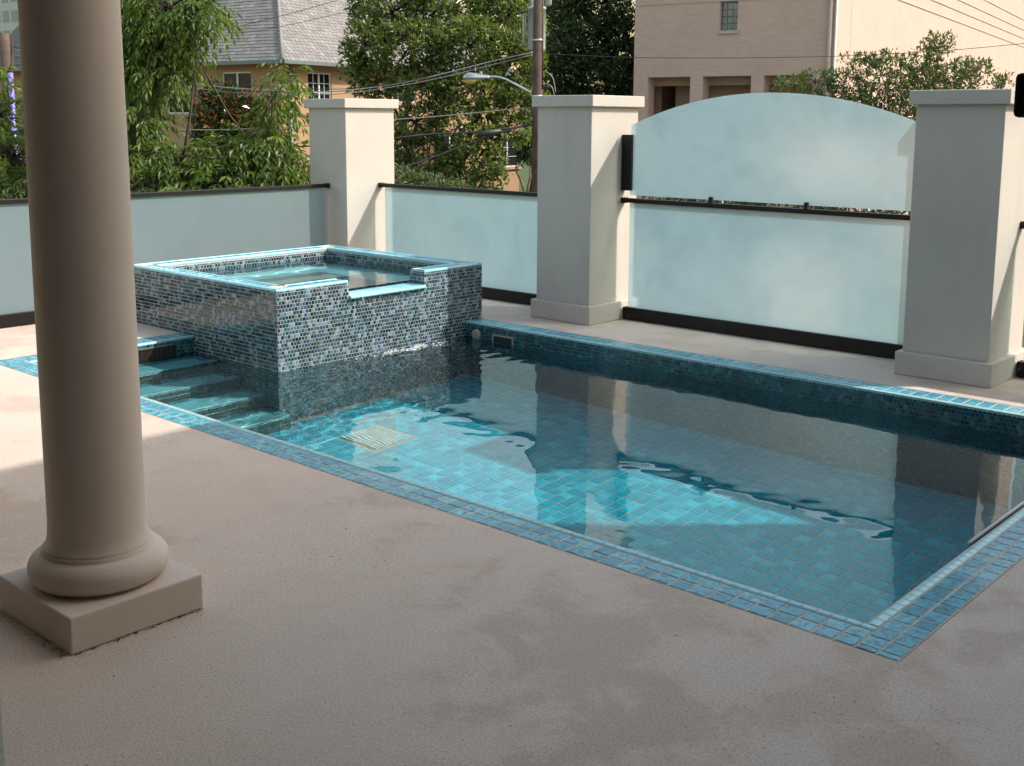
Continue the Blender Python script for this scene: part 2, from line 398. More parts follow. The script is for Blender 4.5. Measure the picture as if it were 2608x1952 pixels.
def tile_mass(name, specs, mat, parent, t=.004, ins=.0025, recv=True):
    C = np.array([tuple(s[0]) for s in specs]); U = np.array([tuple(s[1]) for s in specs]); Vv = np.array([tuple(s[2]) for s in specs]); Nn = np.array([tuple(s[3]) for s in specs])
    w = np.array([s[4] for s in specs])[:, None]/2; h = np.array([s[5] for s in specs])[:, None]/2
    tt = t + rng.uniform(-.25, .25, (len(specs), 1))*t
    P = []
    for sx, sy in ((-1, -1), (1, -1), (1, 1), (-1, 1)): P.append(C+U*w*sx+Vv*h*sy)
    for sx, sy in ((-1, -1), (1, -1), (1, 1), (-1, 1)): P.append(C+U*(w-ins)*sx+Vv*(h-ins)*sy+Nn*tt)
    V = np.stack(P, 1).reshape(-1, 3)
    F = (TF[None]+np.arange(len(specs))[:, None, None]*8).reshape(-1, 4)
    o = mesh_obj(name, V, F, mat, parent, rnd=np.repeat(rng.random(len(specs)), 5), recv=recv)
    o['kind'] = 'stuff'; return o
def grid_specs(p, u, v, n, L, H, pu, pv, gap, skip=None, bond=False):
    p, u, v, n = Vector(p), Vector(u), Vector(v), Vector(n); S = []
    nv = int(math.ceil(H/pv-1e-6))
    for j in range(nv):
        b0, b1 = j*pv, min((j+1)*pv, H)
        if b1-b0 < gap*2: continue
        a = -(pu/2 if bond and j % 2 else 0)
        while a < L-1e-6:
            a0, a1 = max(a, 0), min(a+pu, L); a += pu
            if a1-a0 < gap*2.5: continue
            ac, bc = (a0+a1)/2, (b0+b1)/2
            if skip and skip(ac, bc): continue
            S.append((p+u*ac+v*bc, u, v, n, a1-a0-gap, b1-b0-gap))
    return S

X3, Y3, Z3 = Vector((1, 0, 0)), Vector((0, 1, 0)), Vector((0, 0, 1))

# ================================================================ setting
GZ = -5.6
g_ = 900.
o = mesh_obj('ground', [(-g_, -g_, GZ), (g_, -g_, GZ), (g_, g_, GZ), (-g_, g_, GZ)], [(0, 1, 2, 3)], M['grass']); tag(o, kind='structure')
# street below the terrace, running along the fence on the far side
gx, gy = math.sin(R(-100)), math.cos(R(-100))
SD = Vector((gx, gy, 0)); SN = Vector((-gy, gx, 0))
if SN.y < 0: SN = -SN
sp0 = Vector((-8, 16, GZ))
def strip(name, a0, a1, b0, b1, z, mat, kind='structure', zt=None):
    v, f = obox(sp0, SD, SN, Z3, a0, a1, b0, b1, z, zt if zt is not None else z+.004)
    oo = mesh_obj(name, v, f, mat); tag(oo, kind=kind); return oo
strip('road', -200, 200, 2, 11, .004, M['asphalt'])
strip('pavement', -200, 200, 11.0, 13.2, .002, M['pave'], zt=.13)
strip('pavement', -200, 200, -.2, 2.0, .002, M['pave'], zt=.13)

# pool numbers
PX0, PX1, PY0, PY1 = -7.378, -1.462, 3.372, 6.481
WZ, FZ = -.125, -1.42
SX0, SX1, SY0, SY1, SH = -8.293, -6.332, 4.627, 6.678, .459
BN, TR, TP = .043, .071, .0785          # bullnose, coping row depth, tile pitch
CW = BN+2*TR+.003
TX0, TX1, TY0, TY1 = -9.35, .6, -6., 7.95   # terrace

# terrace deck: flat ring round the pool hole
hx0, hx1, hy0, hy1 = PX0-CW, PX1+CW, PY0-CW, PY1+CW
V, F = [], []
def rect(x0, x1, y0, y1, z):
    n = len(V); V.extend([(x0, y0, z), (x1, y0, z), (x1, y1, z), (x0, y1, z)]); F.append((n, n+1, n+2, n+3))
rect(TX0, TX1, TY0, hy0, 0); rect(TX0, TX1, hy1, TY1, 0); rect(TX0, hx0, hy0, hy1, 0); rect(hx1, TX1, hy0, hy1, 0)
deck = mesh_obj('deck', V, F, M['deck']); tag(deck, kind='structure')
# terrace sides down to the street
o = boxes('terrace_wall', [(TX0, TX1, TY1-.3, TY1, GZ, -.003), (TX0, TX0+.3, TY0, TY1-.3, GZ, -.003)], M['stucco'])
tag(o, 'cream wall below the raised pool terrace, facing the street', 'wall')

# ================================================================ the swimming pool
pool = thing('swimming_pool', (PX0, PY0, FZ), 'rectangular sunken pool lined with blue tiles beside the raised spa', 'pool')
# shell: floor slab and walls that carry the tiles
V, F = [], []; rect(PX0-.1, PX1+.1, PY0-.1, PY1+.1, FZ)
pfloor = mesh_obj('pool_floor', V, F, M['grout'], pool, recv=True)
wb = [(PX0-.12, PX0, PY0-.12, PY1+.12, FZ, -.006), (PX1, PX1+.12, PY0-.12, PY1+.12, FZ, -.006), (PX0, PX1, PY0-.12, PY0, FZ, -.006), (PX0, PX1, PY1, PY1+.12, FZ, -.006)]
pwall = boxes('pool_wall', wb, M['grout_pool'], pool, recv=True)
# floor tiles
def skipf(a, b):
    x, y = PX0+a, PY0+b
    return (x < SX1+.02 and y > SY0-.02) or x < -6.19 and y < SY0 or (-5.81 < x < -5.44 and 4.73 < y < 5.07)
fs = grid_specs((PX0, PY0, FZ), X3, Y3, Z3, PX1-PX0, PY1-PY0, TP, TP, .006, skipf)
def fkey(s):
    c = s[0]; k = 1-(c.y-PY0)/1e9
    # seen over the near edge, allowing for refraction
    d = (c-O); t = (CAM_H-WZ)/(CAM_H-(WZ+(FZ-WZ)*.72)); hit = O+d*t
    return in_view(c) and hit.y > PY0+.02 and hit.x < PX1-.02
tiles('floor_tile', fs, M['floor_tile'], pfloor, .005, .004, key=fkey, jit=.004)
# walls: 27 mm mosaic in running bond (too small to pick apart: joined)
MP = .0272
def skimmer_skip(a, b):
    x, z = PX0+a, FZ+b
    return -6.03 < x < -5.80 and z > -.16 and z < -.065
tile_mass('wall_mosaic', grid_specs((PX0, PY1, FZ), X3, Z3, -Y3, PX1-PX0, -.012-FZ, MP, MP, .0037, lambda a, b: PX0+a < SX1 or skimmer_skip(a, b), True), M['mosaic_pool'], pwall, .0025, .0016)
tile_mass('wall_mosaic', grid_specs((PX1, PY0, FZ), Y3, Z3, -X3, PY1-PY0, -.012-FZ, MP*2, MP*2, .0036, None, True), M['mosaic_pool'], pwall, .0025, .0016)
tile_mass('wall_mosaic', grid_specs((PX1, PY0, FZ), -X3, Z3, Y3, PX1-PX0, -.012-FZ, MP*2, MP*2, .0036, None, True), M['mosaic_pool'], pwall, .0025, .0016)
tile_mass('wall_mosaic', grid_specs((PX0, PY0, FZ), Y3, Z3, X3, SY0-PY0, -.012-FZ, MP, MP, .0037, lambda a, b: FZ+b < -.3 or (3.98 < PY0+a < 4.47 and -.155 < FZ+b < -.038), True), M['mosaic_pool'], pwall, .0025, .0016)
# coping: grout bed, two rows of square tiles and a pale bullnose, mitred ring
V, F = [], []
zb = -.0016
rect(hx0, hx1, hy0, PY0, zb); rect(hx0, hx1, PY1, hy1, zb); rect(hx0, PX0, PY0, PY1, zb); rect(PX1, hx1, PY0, PY1, zb)
coping = mesh_obj('coping', V, F, M['grout'], pool, recv=True)
cs, bs = [], []
def coping_run(p, u, nrm, L, ext0, ext1, bp=.0525, e0=0., e1=0.):
    """p: inner edge start; u: along; nrm: outward"""
    for r in range(2):
        a0 = -CW+.001 if ext0 else -e0; a1 = L+(CW-.001 if ext1 else e1)
        # joints counted from the start of the inner edge
        k0 = math.floor(a0/TP); a = k0*TP
        while a < a1-1e-6:
            s0, s1 = max(a, a0), min(a+TP, a1); a += TP
            if s1-s0 < .02: continue
            c = Vector(p)+u*((s0+s1)/2)+nrm*(BN+(r+.5)*TR); cs.append((c+Z3*zb, u, nrm, Z3, s1-s0-.0068, TR-.0068))
    L2 = L+e0+e1; n = max(1, round(L2/bp)); st = L2/n
    for i in range(n): bs.append((Vector(p)+u*(st*(i+.5)-e0), u, nrm, Z3, st-.0034, BN))
coping_run((PX0, PY0, 0), X3, -Y3, PX1-PX0, False, False, e0=BN, e1=BN)
coping_run((PX1, PY0, 0), Y3, X3, PY1-PY0, True, True)
coping_run((SX1, PY1, 0), X3, Y3, PX1-SX1, False, False, e1=BN)
coping_run((PX0, PY0, 0), Y3, -X3, SY0-PY0, True, False)
def up_normal(s):
    c, u, v, n, w, h = s
    if u.cross(v).z < 0: return (c, v, u, n, h, w)
    return s
cs = [up_normal(s) for s in cs]
tiles('coping_tile', cs, M['coping'], coping, .0022, .0025, limit=300, jit=.005)
# bullnose: rounded profile swept along each piece
def bull_proto(L, depth=BN):
    prof = [(depth-.002, -.004), (depth-.002, .0005), (.012, .0012), (.006, -.0005), (.0015, -.005), (-.001, -.012), (0., -.022), (.004, -.026)]
    V = [(s*L/2, y, z) for s in (-1, 1) for y, z in prof]; n = len(prof)
    F = [(i, i+1, n+i+1, n+i) for i in range(n-1)]
    return V, F
def bullnoses(name, specs, mat, parent, limit=300):
    order = sorted(specs, key=lambda s: (0 if in_view(s[0]) else 1, (Vector(s[0])-O).length))
    MV, MF, rest_r = [], [], []
    for i, (c, u, nrm, n, w, h) in enumerate(order):
        u, nrm = Vector(u), Vector(nrm)
        if u.cross(nrm).z < 0: u = -u
        mm = Matrix((u, nrm, Z3)).transposed().to_4x4(); mm.translation = Vector(c)-off[parent.name]
        if i < limit:
            k = (name, round(w, 4))
            if k not in _cache:
                me = bpy.data.meshes.new(name); v, f = bull_proto(w); me.from_pydata(v, [], f); me.materials.append(mat)
                me.polygons.foreach_set('use_smooth', np.ones(len(me.polygons), dtype=bool)); _cache[k] = me
            o = bpy.data.objects.new(name, _cache[k]); col.objects.link(o); o.parent = parent; o.matrix_local = mm
            o.cycles.is_caustics_receiver = True
        else:
            v, f = bull_proto(w); n0 = len(MV); mm.translation = Vector(c)
            MV += [tuple(mm @ Vector(q)) for q in v]; MF += [tuple(a+n0 for a in q) for q in f]; rest_r += [random.random()]*len(f)
    if MV:
        oo = mesh_obj(name+'_run', MV, MF, mat, parent, smooth=True, rnd=rest_r, recv=True); oo['kind'] = 'stuff'
bullnoses('bullnose_tile', bs, M['bull'], coping)
# dark weather joint between coping and deck
jb = [(hx0, hx1, hy0-.002, hy0, -.01, .0004), (hx1, hx1+.002, hy0, hy1, -.01, .0004)]
boxes('sealant_joint', jb, M['litter'], coping)
# steps at the left end
TRD = .294; treads = [(PX0+TRD*(i+1), -.235-.297*i) for i in range(4)]
xb = PX0
for i, (xf, zt) in enumerate(treads):
    st = box('step', PX0+.001, xf-.004, PY0+.001, SY0-.001, FZ+.001 if i == 3 else treads[i+1][1]-.02, zt, M['grout'], pool, recv=True)
    xs = PX0 if i == 0 else treads[i-1][0]
    W = SY0-PY0
    sm = grid_specs((xs+.004, PY0, zt), Y3, -X3, Z3, W, .0, TP, TP, .005)
    rows = [up_normal(s) for s in grid_specs((xs+.002, PY0, zt), Y3, X3, Z3, W, TP, TP, TP, .005)]
    tiles('back_tile', rows, M['coping'], st, .004, .003, 40)
    big = [up_normal(s) for s in grid_specs((xs+.002+TP, PY0, zt), Y3, X3, Z3, W-TP, TRD-TP-BN-.012, .305, .5, .004)]
    tiles('tread_tile', big, M['tread'], st, .004, .003, 40)
    endt = [up_normal(s) for s in grid_specs((xs+.002+TP, SY0-TP, zt), X3, Y3, Z3, TRD-TP-BN-.012, TP, TP, TP, .005)]
    tiles('back_tile', endt, M['coping'], st, .004, .003, 40)
    nb = round(W/.105)
    bullnoses('nosing_tile', [(Vector((xf, PY0+W*(k+.5)/nb, zt+.003)), Y3, -X3, Z3, W/nb-.002, BN) for k in range(nb)], M['bull'], st, 40)
    zr0 = FZ if i == 3 else treads[i+1][1]
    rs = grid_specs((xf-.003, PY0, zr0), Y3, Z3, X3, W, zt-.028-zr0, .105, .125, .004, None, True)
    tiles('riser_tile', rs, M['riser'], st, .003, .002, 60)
# bottom step wraps past the spa corner: mosaic end
# main drain in the floor
dr = mesh_obj('drain_cover', *boxv(-5.81, -5.44, 4.73, 5.07, FZ-.02, FZ+.006), M['beige'], pool, recv=True)
for i in range(13):
    y = 4.742+i*.0252
    box('slat', -5.80, -5.45, y, y+.0125, FZ+.006, FZ+.022, M['white'], dr, recv=True)
# skimmer mouth
sk = boxes('skimmer', [(-6.025, -5.805, PY1-.006, PY1+.002, -.079, -.069), (-6.025, -5.805, PY1-.006, PY1+.002, -.158, -.15), (-6.025, -6.013, PY1-.006, PY1+.002, -.15, -.079), (-5.817, -5.805, PY1-.006, PY1+.002, -.15, -.079)], M['beige'], pool, .002)
box('mouth_shade', -6.013, -5.817, PY1-.004, PY1-.002, -.15, -.079, M['dark'], sk)  # flat black plate, shade of the opening painted on
# round return fitting
V, F = tube_geo([(-6.195, PY1+.001, -.092), (-6.195, PY1-.022, -.092), (-6.195, PY1-.028, -.092)], [.042, .042, .030], 24)
rf = mesh_obj('return_fitting', V, F, M['beige'], pool, bevel=.002)
V, F = tube_geo([(-6.195, PY1-.0275, -.092), (-6.195, PY1-.030, -.092)], [.014, .012], 16); mesh_obj('nozzle', V, F, M['beige'], rf)
# overflow grille in the left end wall
gb = [(PX0-.002, PX0+.010, 3.98, 4.468, -.052, -.044), (PX0-.002, PX0+.010, 3.98, 4.468, -.152, -.144), (PX0-.002, PX0+.010, 3.98, 3.992, -.144, -.052), (PX0-.002, PX0+.010, 4.448, 4.468, -.144, -.052)]
gr = boxes('overflow_grille', gb, M['bronze'], pool)
ncol = 12; gy0, gy1 = 3.992, 4.448; w_ = (gy1-gy0)/ncol
for k in range(1, ncol): box('mullion', PX0-.001, PX0+.008, gy0+w_*k-.0055, gy0+w_*k+.0055, -.144, -.052, M['bronze'], gr)
for k in range(1, 6):
    z = -.144+.092*k/6; box('slat', PX0-.0015, PX0+.0065, gy0, gy1, z-.0045, z+.0045, M['bronze'], gr)
box('recess_shade', PX0-.03, PX0-.003, gy0, gy1, -.144, -.052, M['dark'], gr)  # solid black block in place of a shaded recess
# white cover track along the right edge
V, F = tube_geo([(PX1-.020, 4.33, -.004), (PX1-.020, PY1-.01, -.004)], [.0075, .0075], 12)
mesh_obj('cover_track', V, F, M['white'], pool, smooth=True)
V, F = tube_geo([(PX1-.008, 4.33, -.012), (PX1-.008, PY1-.01, -.012)], [.008, .008], 8)
mesh_obj('track_channel', V, F, M['bronze'], pool, smooth=True)

# ================================================================ raised spa
spa = thing('raised_spa', (SX0, SY0, 0), 'raised square spa clad in blue mosaic with a spillway notch', 'spa')
WT = .165; NY0, NY1, NZ = 5.265, 6.03, .348
ix0, ix1, iy0, iy1 = SX0+WT, SX1-WT, SY0+WT, SY1-WT
zt_ = SH-.012
sw = boxes('wall', [(SX0, SX1, SY0, iy0, FZ, zt_), (SX0, SX1, iy1, SY1, FZ, zt_), (SX0, ix0, iy0, iy1, FZ, zt_), (ix1, SX1, iy0, NY0, FZ, zt_), (ix1, SX1, NY1, iy1, FZ, zt_), (ix1, SX1, NY0, NY1, FZ, NZ-.012)], M['grout_pale'], spa, recv=True)
def notch(a, b): return NY0 < SY0+a < NY1 and FZ+b > NZ-.03
tile_mass('front_mosaic', grid_specs((SX1, SY0, FZ), Y3, Z3, X3, SY1-SY0, SH-.014-FZ, MP, MP, .0037, notch, True), M['mosaic'], sw, .0025, .0016)
tile_mass('side_mosaic', grid_specs((SX0, SY0, FZ), X3, Z3, -Y3, SX1-SX0, SH-.014-FZ, MP, MP, .0037, lambda a, b: SX0+a < PX0 and FZ+b < 0, True), M['mosaic'], sw, .0025, .0016)
for p_, u_, n_, L_ in (((ix0, iy0, -.4), Y3, X3, iy1-iy0), ((ix0, iy1, -.4), X3, -Y3, ix1-ix0)):
    tile_mass('inner_mosaic', grid_specs(p_, u_, Z3, n_, L_, SH-.03+.4, MP, MP, .0037, None, True), M['mosaic'], sw, .0025, .0016)
for p_, L_ in (((ix1, NY0, NZ), WT), ((ix1, NY1, NZ), WT)):
    nn = Y3 if p_[1] == NY0 else -Y3
    tile_mass('notch_mosaic', grid_specs(p_, X3, Z3, nn, L_, SH-.014-NZ, MP, MP, .0037, None, True), M['mosaic'], sw, .0025, .0016)
box('label_tile', -6.86, -6.80, SY0-.006, SY0-.0022, .355, .382, M['pipe'], sw)
# spa coping: bullnose, one tile row, bullnose
sc_ = boxes('spa_coping', [(SX0+.004, SX1-.004, SY0+.004, iy0-.004, zt_, SH-.004), (SX0+.004, SX1-.004, iy1+.004, SY1-.004, zt_, SH-.004), (SX0+.004, ix0-.004, iy0-.004, iy1+.004, zt_, SH-.004), (ix1+.004, SX1-.004, iy0-.004, NY0-.004, zt_, SH-.004), (ix1+.004, SX1-.004, NY1+.004, iy1+.004, zt_, SH-.004)], M['grout'], spa, recv=True)
st_, sb_ = [], []
def spa_run(p, u, inn, L, m0, m1):
    p = Vector(p); n = round((L-m0-m1)/TP); q = (L-m0-m1)/n
    for i in range(n):
        c = p+u*(m0+q*(i+.5))+inn*(WT/2); st_.append(up_normal((Vector((c.x, c.y, SH-.0045)), u, inn, Z3, q-.005, WT-2*BN-.006)))
    nb = round(L/.105); qb = L/nb
    for i in range(nb): sb_.append((p+u*(qb*(i+.5)), u, inn, Z3, qb-.0034, BN))
    l2 = L-m0-m1; nb = max(1, round(l2/.105)); qb = l2/nb
    for i in range(nb): sb_.append((p+u*(m0+qb*(i+.5))+inn*WT, u, -inn, Z3, qb-.0034, BN))
spa_run((SX0, SY0, SH), X3, Y3, SX1-SX0, WT, WT); spa_run((SX0, SY1, SH), X3, -Y3, SX1-SX0, WT, WT)
spa_run((SX0, SY0, SH), Y3, X3, SY1-SY0, WT, WT)
spa_run((SX1, SY0, SH), Y3, -X3, NY0-SY0, WT, 0); spa_run((SX1, NY1, SH), Y3, -X3, SY1-NY1, 0, WT)
tiles('coping_tile', st_, M['coping'], sc_, .0036, .002, 300, jit=.003)
bullnoses('bullnose_tile', sb_, M['bull'], sc_, 300)
# spillway lip
prof = [(ix1, NZ-.012), (ix1, NZ), (SX1+.016, NZ-.002), (SX1+.026, NZ-.009), (SX1+.029, NZ-.019), (SX1+.024, NZ-.027), (SX1-.001, NZ-.028), (SX1-.001, NZ-.012)]
n = len(prof); nl = 8; lip = None
for k in range(nl):
    ya, yb = NY0+.002+(NY1-NY0-.004)*k/nl, NY0+.002+(NY1-NY0-.004)*(k+1)/nl-.002
    V = [(x, y, z) for y in (ya, yb) for x, z in prof]; F = [(i, (i+1) % n, n+(i+1) % n, n+i) for i in range(n)]+[tuple(range(n-1, -1, -1)), tuple(n+i for i in range(n))]
    if lip is None: lip = mesh_obj('spillway_lip', V, F, M['bull'], spa, bevel=.001)
    else: mesh_obj('lip_tile', V, F, M['bull'], lip, bevel=.001)
# benches and floor inside
bz = .02
bench = boxes('bench', [(ix0, ix1, iy0, iy0+.42, -.4, bz), (ix0, ix0+.42, iy0+.42, iy1-.42, -.4, bz), (ix0, ix1, iy1-.42, iy1, -.4, bz)], M['tread'], spa, recv=True)
V, F = [], []; rect(ix0, ix1, iy0, iy1, -.398); mesh_obj('spa_floor', V, F, M['tread'], spa, recv=True)
for (a, b, c, d) in ((ix0, ix1, iy0+.42, 1), (ix0, ix1, iy1-.42, -1)):
    tl = [up_normal(s) for s in grid_specs((ix0+.02, c-(.085 if d > 0 else 0), bz), X3, Y3, Z3, ix1-ix0-.04, .085, .105, .085, .004)]
    tiles('edge_tile', tl, M['bull'], bench, .005, .003, 40)
tl = [up_normal(s) for s in grid_specs((ix0+.335, iy0+.43, bz), X3, Y3, Z3, .085, iy1-iy0-.86, .085, .105, .004)]
tiles('edge_tile', tl, M['bull'], bench, .005, .003, 40)

# ================================================================ water
def wave(X, Y, amp_far, amp_near, src):
    H = np.zeros_like(X)
    r = np.random.default_rng(3)
    D = np.clip(np.hypot((X-src[0])/1.0, np.maximum(0, np.abs(Y-src[1])-.35)), 0, None)
    near = np.exp(-(D/.75)**2)+.10*np.exp(-D/1.6)
    for i in range(26):
        lam = r.uniform(.28, 1.3); th = r.uniform(0, 2*math.pi); k = 2*math.pi/lam
        H += amp_far*lam*r.uniform(.4, 1)*np.sin(k*(X*math.cos(th)+Y*math.sin(th))+r.uniform(0, 6.28))
    for i in range(34):
        lam = r.uniform(.05, .20); th = r.normal(0, .7); k = 2*math.pi/lam
        H += near*amp_near*lam*r.uniform(.4, 1)*np.sin(k*(X*math.cos(th)+Y*math.sin(th))+r.uniform(0, 6.28))
    for i in range(14):
        lam = r.uniform(.10, .24); th = r.uniform(0, 2*math.pi); k = 2*math.pi/lam
        H += amp_far*.7*lam*np.sin(k*(X*math.cos(th)+Y*math.sin(th))+r.uniform(0, 6.28))
    return H
def water(name, x0, x1, y0, y1, z, step, hole, af, an, src, label):
    nx = int((x1-x0)/step)+1; ny = int((y1-y0)/step)+1
    xs = np.linspace(x0, x1, nx); ys = np.linspace(y0, y1, ny)
    X, Y = np.meshgrid(xs, ys, indexing='ij'); Z = z+wave(X, Y, af, an, src)
    V = np.stack([X, Y, Z], -1).reshape(-1, 3)
    I = np.arange(nx*ny).reshape(nx, ny)
    F = np.stack([I[:-1, :-1], I[1:, :-1], I[1:, 1:], I[:-1, 1:]], -1)
    cxs = (X[:-1, :-1]+X[1:, 1:])/2; cys = (Y[:-1, :-1]+Y[1:, 1:])/2
    keep = np.ones_like(cxs, bool) if hole is None else ~((cxs < hole[0]) & (cys > hole[1]))
    o = mesh_obj(name, V, F[keep].reshape(-1, 4), M['water'], smooth=True)
    bm = bmesh.new(); bm.from_mesh(o.data); bmesh.ops.delete(bm, geom=[v for v in bm.verts if not v.link_faces], context='VERTS'); bm.to_mesh(o.data); bm.free()
    o.cycles.is_caustics_caster = True
    tag(o, label, None, kind='structure'); return o
water('pool_water', PX0, PX1, PY0, PY1, WZ, .022, (SX1, SY0), .00042, .0042, (SX1+.05, 5.65), 'clear rippled water filling the long blue pool')
water('spa_water', ix0, ix1, iy0, iy1, .366, .03, None, .0006, .0, (SX1, 5.65), 'still water inside the raised spa')
# thin sheet running over the lip and falling in strands
V, F = [], []
for k in range(44):
    y = NY0+.02+(NY1-NY0-.04)*random.random(); w = random.uniform(.002, .010); x1 = SX1+.036+random.uniform(0, .03)
    if random.random() < .45: y = random.choice([NY0+.03, NY0+.09, NY1-.05])+random.gauss(0, .025)
    zs = np.linspace(NZ-.012, WZ+.01, 9); n0 = len(V)
    zcut = random.randint(5, 9)
    for i, z in enumerate(zs[:zcut]):
        yy = y+.01*math.sin(i*.9+k); ww = w*(1+.5*math.sin(i*1.7+k)); xx = SX1+.030+(x1-SX1-.030)*(i/8)
        V += [(xx, yy-ww, z), (xx+.004, yy, z), (xx, yy+ww, z)]
        if i: a = n0+3*(i-1); F += [(a, a+1, a+4, a+3), (a+1, a+2, a+5, a+4)]
o = mesh_obj('waterfall', V, F, M['stream'], smooth=True); tag(o, 'thin strands of water spilling from the spa lip into the pool', 'waterfall', kind='stuff')
# foam where it lands
V, F = [], []
ico = bmesh.new(); bmesh.ops.create_icosphere(ico, subdivisions=1, radius=1.); IV = [v.co.copy() for v in ico.verts]; IF = [tuple(v.index for v in f.verts) for f in ico.faces]; ico.free()
for k in range(700):
    if k < 520:
        y = random.uniform(NY0-.05, NY1+.18); y = 5.78+random.gauss(0, .2); x = SX1+.045+abs(random.gauss(0, .035))+.03*math.sin(y*22); r = random.choice([.002, .003, .004, .005, .008])*random.uniform(.5, 1.1)
        z = WZ+abs(random.gauss(0, .008))
    else:
        y = random.uniform(4.9, 6.3); x = SX1+.05+abs(random.gauss(0, .25)); r = random.uniform(.0012, .003); z = WZ+.002
    n0 = len(V); sq = random.uniform(.5, 1.2)
    V += [(x+c.x*r, y+c.y*r*1.6, z+c.z*r*sq) for c in IV]; F += [tuple(i+n0 for i in f) for f in IF]
o = mesh_obj('foam', V, F, M['foam'], smooth=True); tag(o, 'white foam and droplets where the spillway hits the pool', 'foam', kind='stuff')

# ================================================================ pillars and glass fence
PYF, PYB = 7.035, 7.655
def pillar(x0, x1, label):
    p = thing('pillar', ((x0+x1)/2, (PYF+PYB)/2, 0), label, 'pillar', 'square stucco pillars of the glass fence')
    box('plinth', x0-.035, x1+.035, PYF-.035, PYB+.035, 0.0005, .152, M['stucco'], p, .007)
    box('shaft', x0, x1, PYF, PYB, .150, 1.728, M['stucco'], p, .006)
    box('cap', x0-.036, x1+.036, PYF-.036, PYB+.036, 1.726, 1.815, M['stucco'], p, .006)
    return p
pillar(-9.02, -8.462, 'cream stucco pillar at the terrace corner behind the raised spa')
pillar(-6.045, -5.492, 'cream stucco pillar between the low panel and the arched glass panel')
pillar(-2.915, -2.37, 'cream stucco pillar at the right end of the arched glass panel')
GY = 7.465   # glass plane
def pane_box(name, outline, y, th, parent, axis='y'):
    """glass pane from an outline in (s, z); the face towards the pool is etched"""
    n = len(outline); V, F, mi = [], [], []
    for c in (0, th):
        for s, z in outline: V.append((s, y+c, z) if axis == 'y' else (y-c, s, z))
    F.append(tuple(range(n))); mi.append(0)
    F.append(tuple(range(2*n-1, n-1, -1))); mi.append(1)
    for i in range(n): F.append((i, (i+1) % n, n+(i+1) % n, n+i)); mi.append(1)
    o = mesh_obj(name, V, F, None, parent, mats=[M['etched'], M['clear']], midx=mi)
    bm = bmesh.new(); bm.from_mesh(o.data); bmesh.ops.recalc_face_normals(bm, faces=bm.faces); bm.to_mesh(o.data); bm.free()
    return o
RZ0, RZ1, BZ = .962, .997, .106
def arch_outline(x0, x1, zb_, ze, za, n=40):
    h = (x1-x0)/2; sg = za-ze; Rr = (h*h+sg*sg)/(2*sg); cx_ = (x0+x1)/2
    return [(x0, zb_), (x1, zb_)]+[(cx_+h*math.cos(math.pi*i/n) if False else x1-(x1-x0)*i/n, za-Rr+math.sqrt(max(0, Rr*Rr-(x1-(x1-x0)*i/n-cx_)**2))) for i in range(n+1)]
def y_panel(x0, x1, label, arch, g=.075):
    """panel along x between two pillar faces"""
    p = thing('glass_panel', ((x0+x1)/2, GY, 0), label, 'glass panel', 'frosted glass fence panels')
    pane_box('glass_pane', [(x0+g, .05), (x1-g, .05), (x1-g, RZ0+.012), (x0+g, RZ0+.012)], GY-.006, .012, p)
    box('top_rail', x0+.001, x1-.001, GY-.026, GY+.026, RZ0, RZ1, M['black'], p, .003)
    box('base_channel', x0+.045, x1-.045, GY-.035, GY+.035, .006, BZ, M['black'], p, .003)
    for k in range(3):
        xx = x0+.3+(x1-x0-.6)*k/2; box('foot_shim', xx-.05, xx+.05, GY-.03, GY+.03, 0.0006, .006, M['bronze'], p)
    for xx, s in ((x0, 1), (x1, -1)):
        box('end_bracket', min(xx, xx+s*.035), max(xx, xx+s*.035), GY-.030, GY+.030, RZ0-.006, RZ1+.004, M['black'], p, .003)
    if arch:
        pane_box('arched_pane', arch_outline(x0+g, x1-g, RZ1+.026, 1.583, 1.826), GY-.006, .012, p)
        for xx, s in ((x0, 1), (x1, -1)):
            box('side_bracket', min(xx+s*.0008, xx+s*.098), max(xx+s*.0008, xx+s*.098), GY-.032, GY+.032, 1.06, 1.507, M['black'], p, .003)
        for f in (.35, .66):
            xx = x0+(x1-x0)*f-.06; box('glass_clip', xx-.014, xx+.014, GY-.030, GY+.030, RZ1-.03, RZ1+.048, M['black'], p, .003)
    return p
y_panel(-8.462, -6.045, 'low frosted glass panel with black rail, right behind the spa', False)
y_panel(-5.492, -2.915, 'frosted glass panel with an arched upper pane between two pillars', True)
y_panel(-2.37, .6, 'low frosted glass panel cut off by the right edge of the picture', False)
# left fence along y
LX = -8.74
def x_panel(y0, y1, label):
    p = thing('glass_panel', (LX, (y0+y1)/2, 0), label, 'glass panel', 'frosted glass fence panels')
    pane_box('glass_pane', [(y0+.075, .05), (y1-.075, .05), (y1-.075, RZ0+.012), (y0+.075, RZ0+.012)], LX+.006, .012, p, 'x')
    box('top_rail', LX-.026, LX+.026, y0+.001, y1-.001, RZ0, RZ1, M['black'], p, .003)
    box('base_channel', LX-.035, LX+.035, y0+.045, y1-.045, .006, BZ, M['black'], p, .003)
    for k in range(3):
        yy = y0+.3+(y1-y0-.6)*k/2; box('foot_shim', LX-.03, LX+.03, yy-.05, yy+.05, 0.0006, .006, M['bronze'], p)
    box('end_bracket', LX-.03, LX+.03, y1-.035, y1-.0008, RZ0-.006, RZ1+.004, M['black'], p, .003)
    return p
x_panel(.9, PYF, 'long frosted glass panel at the left, partly hidden by the round column')

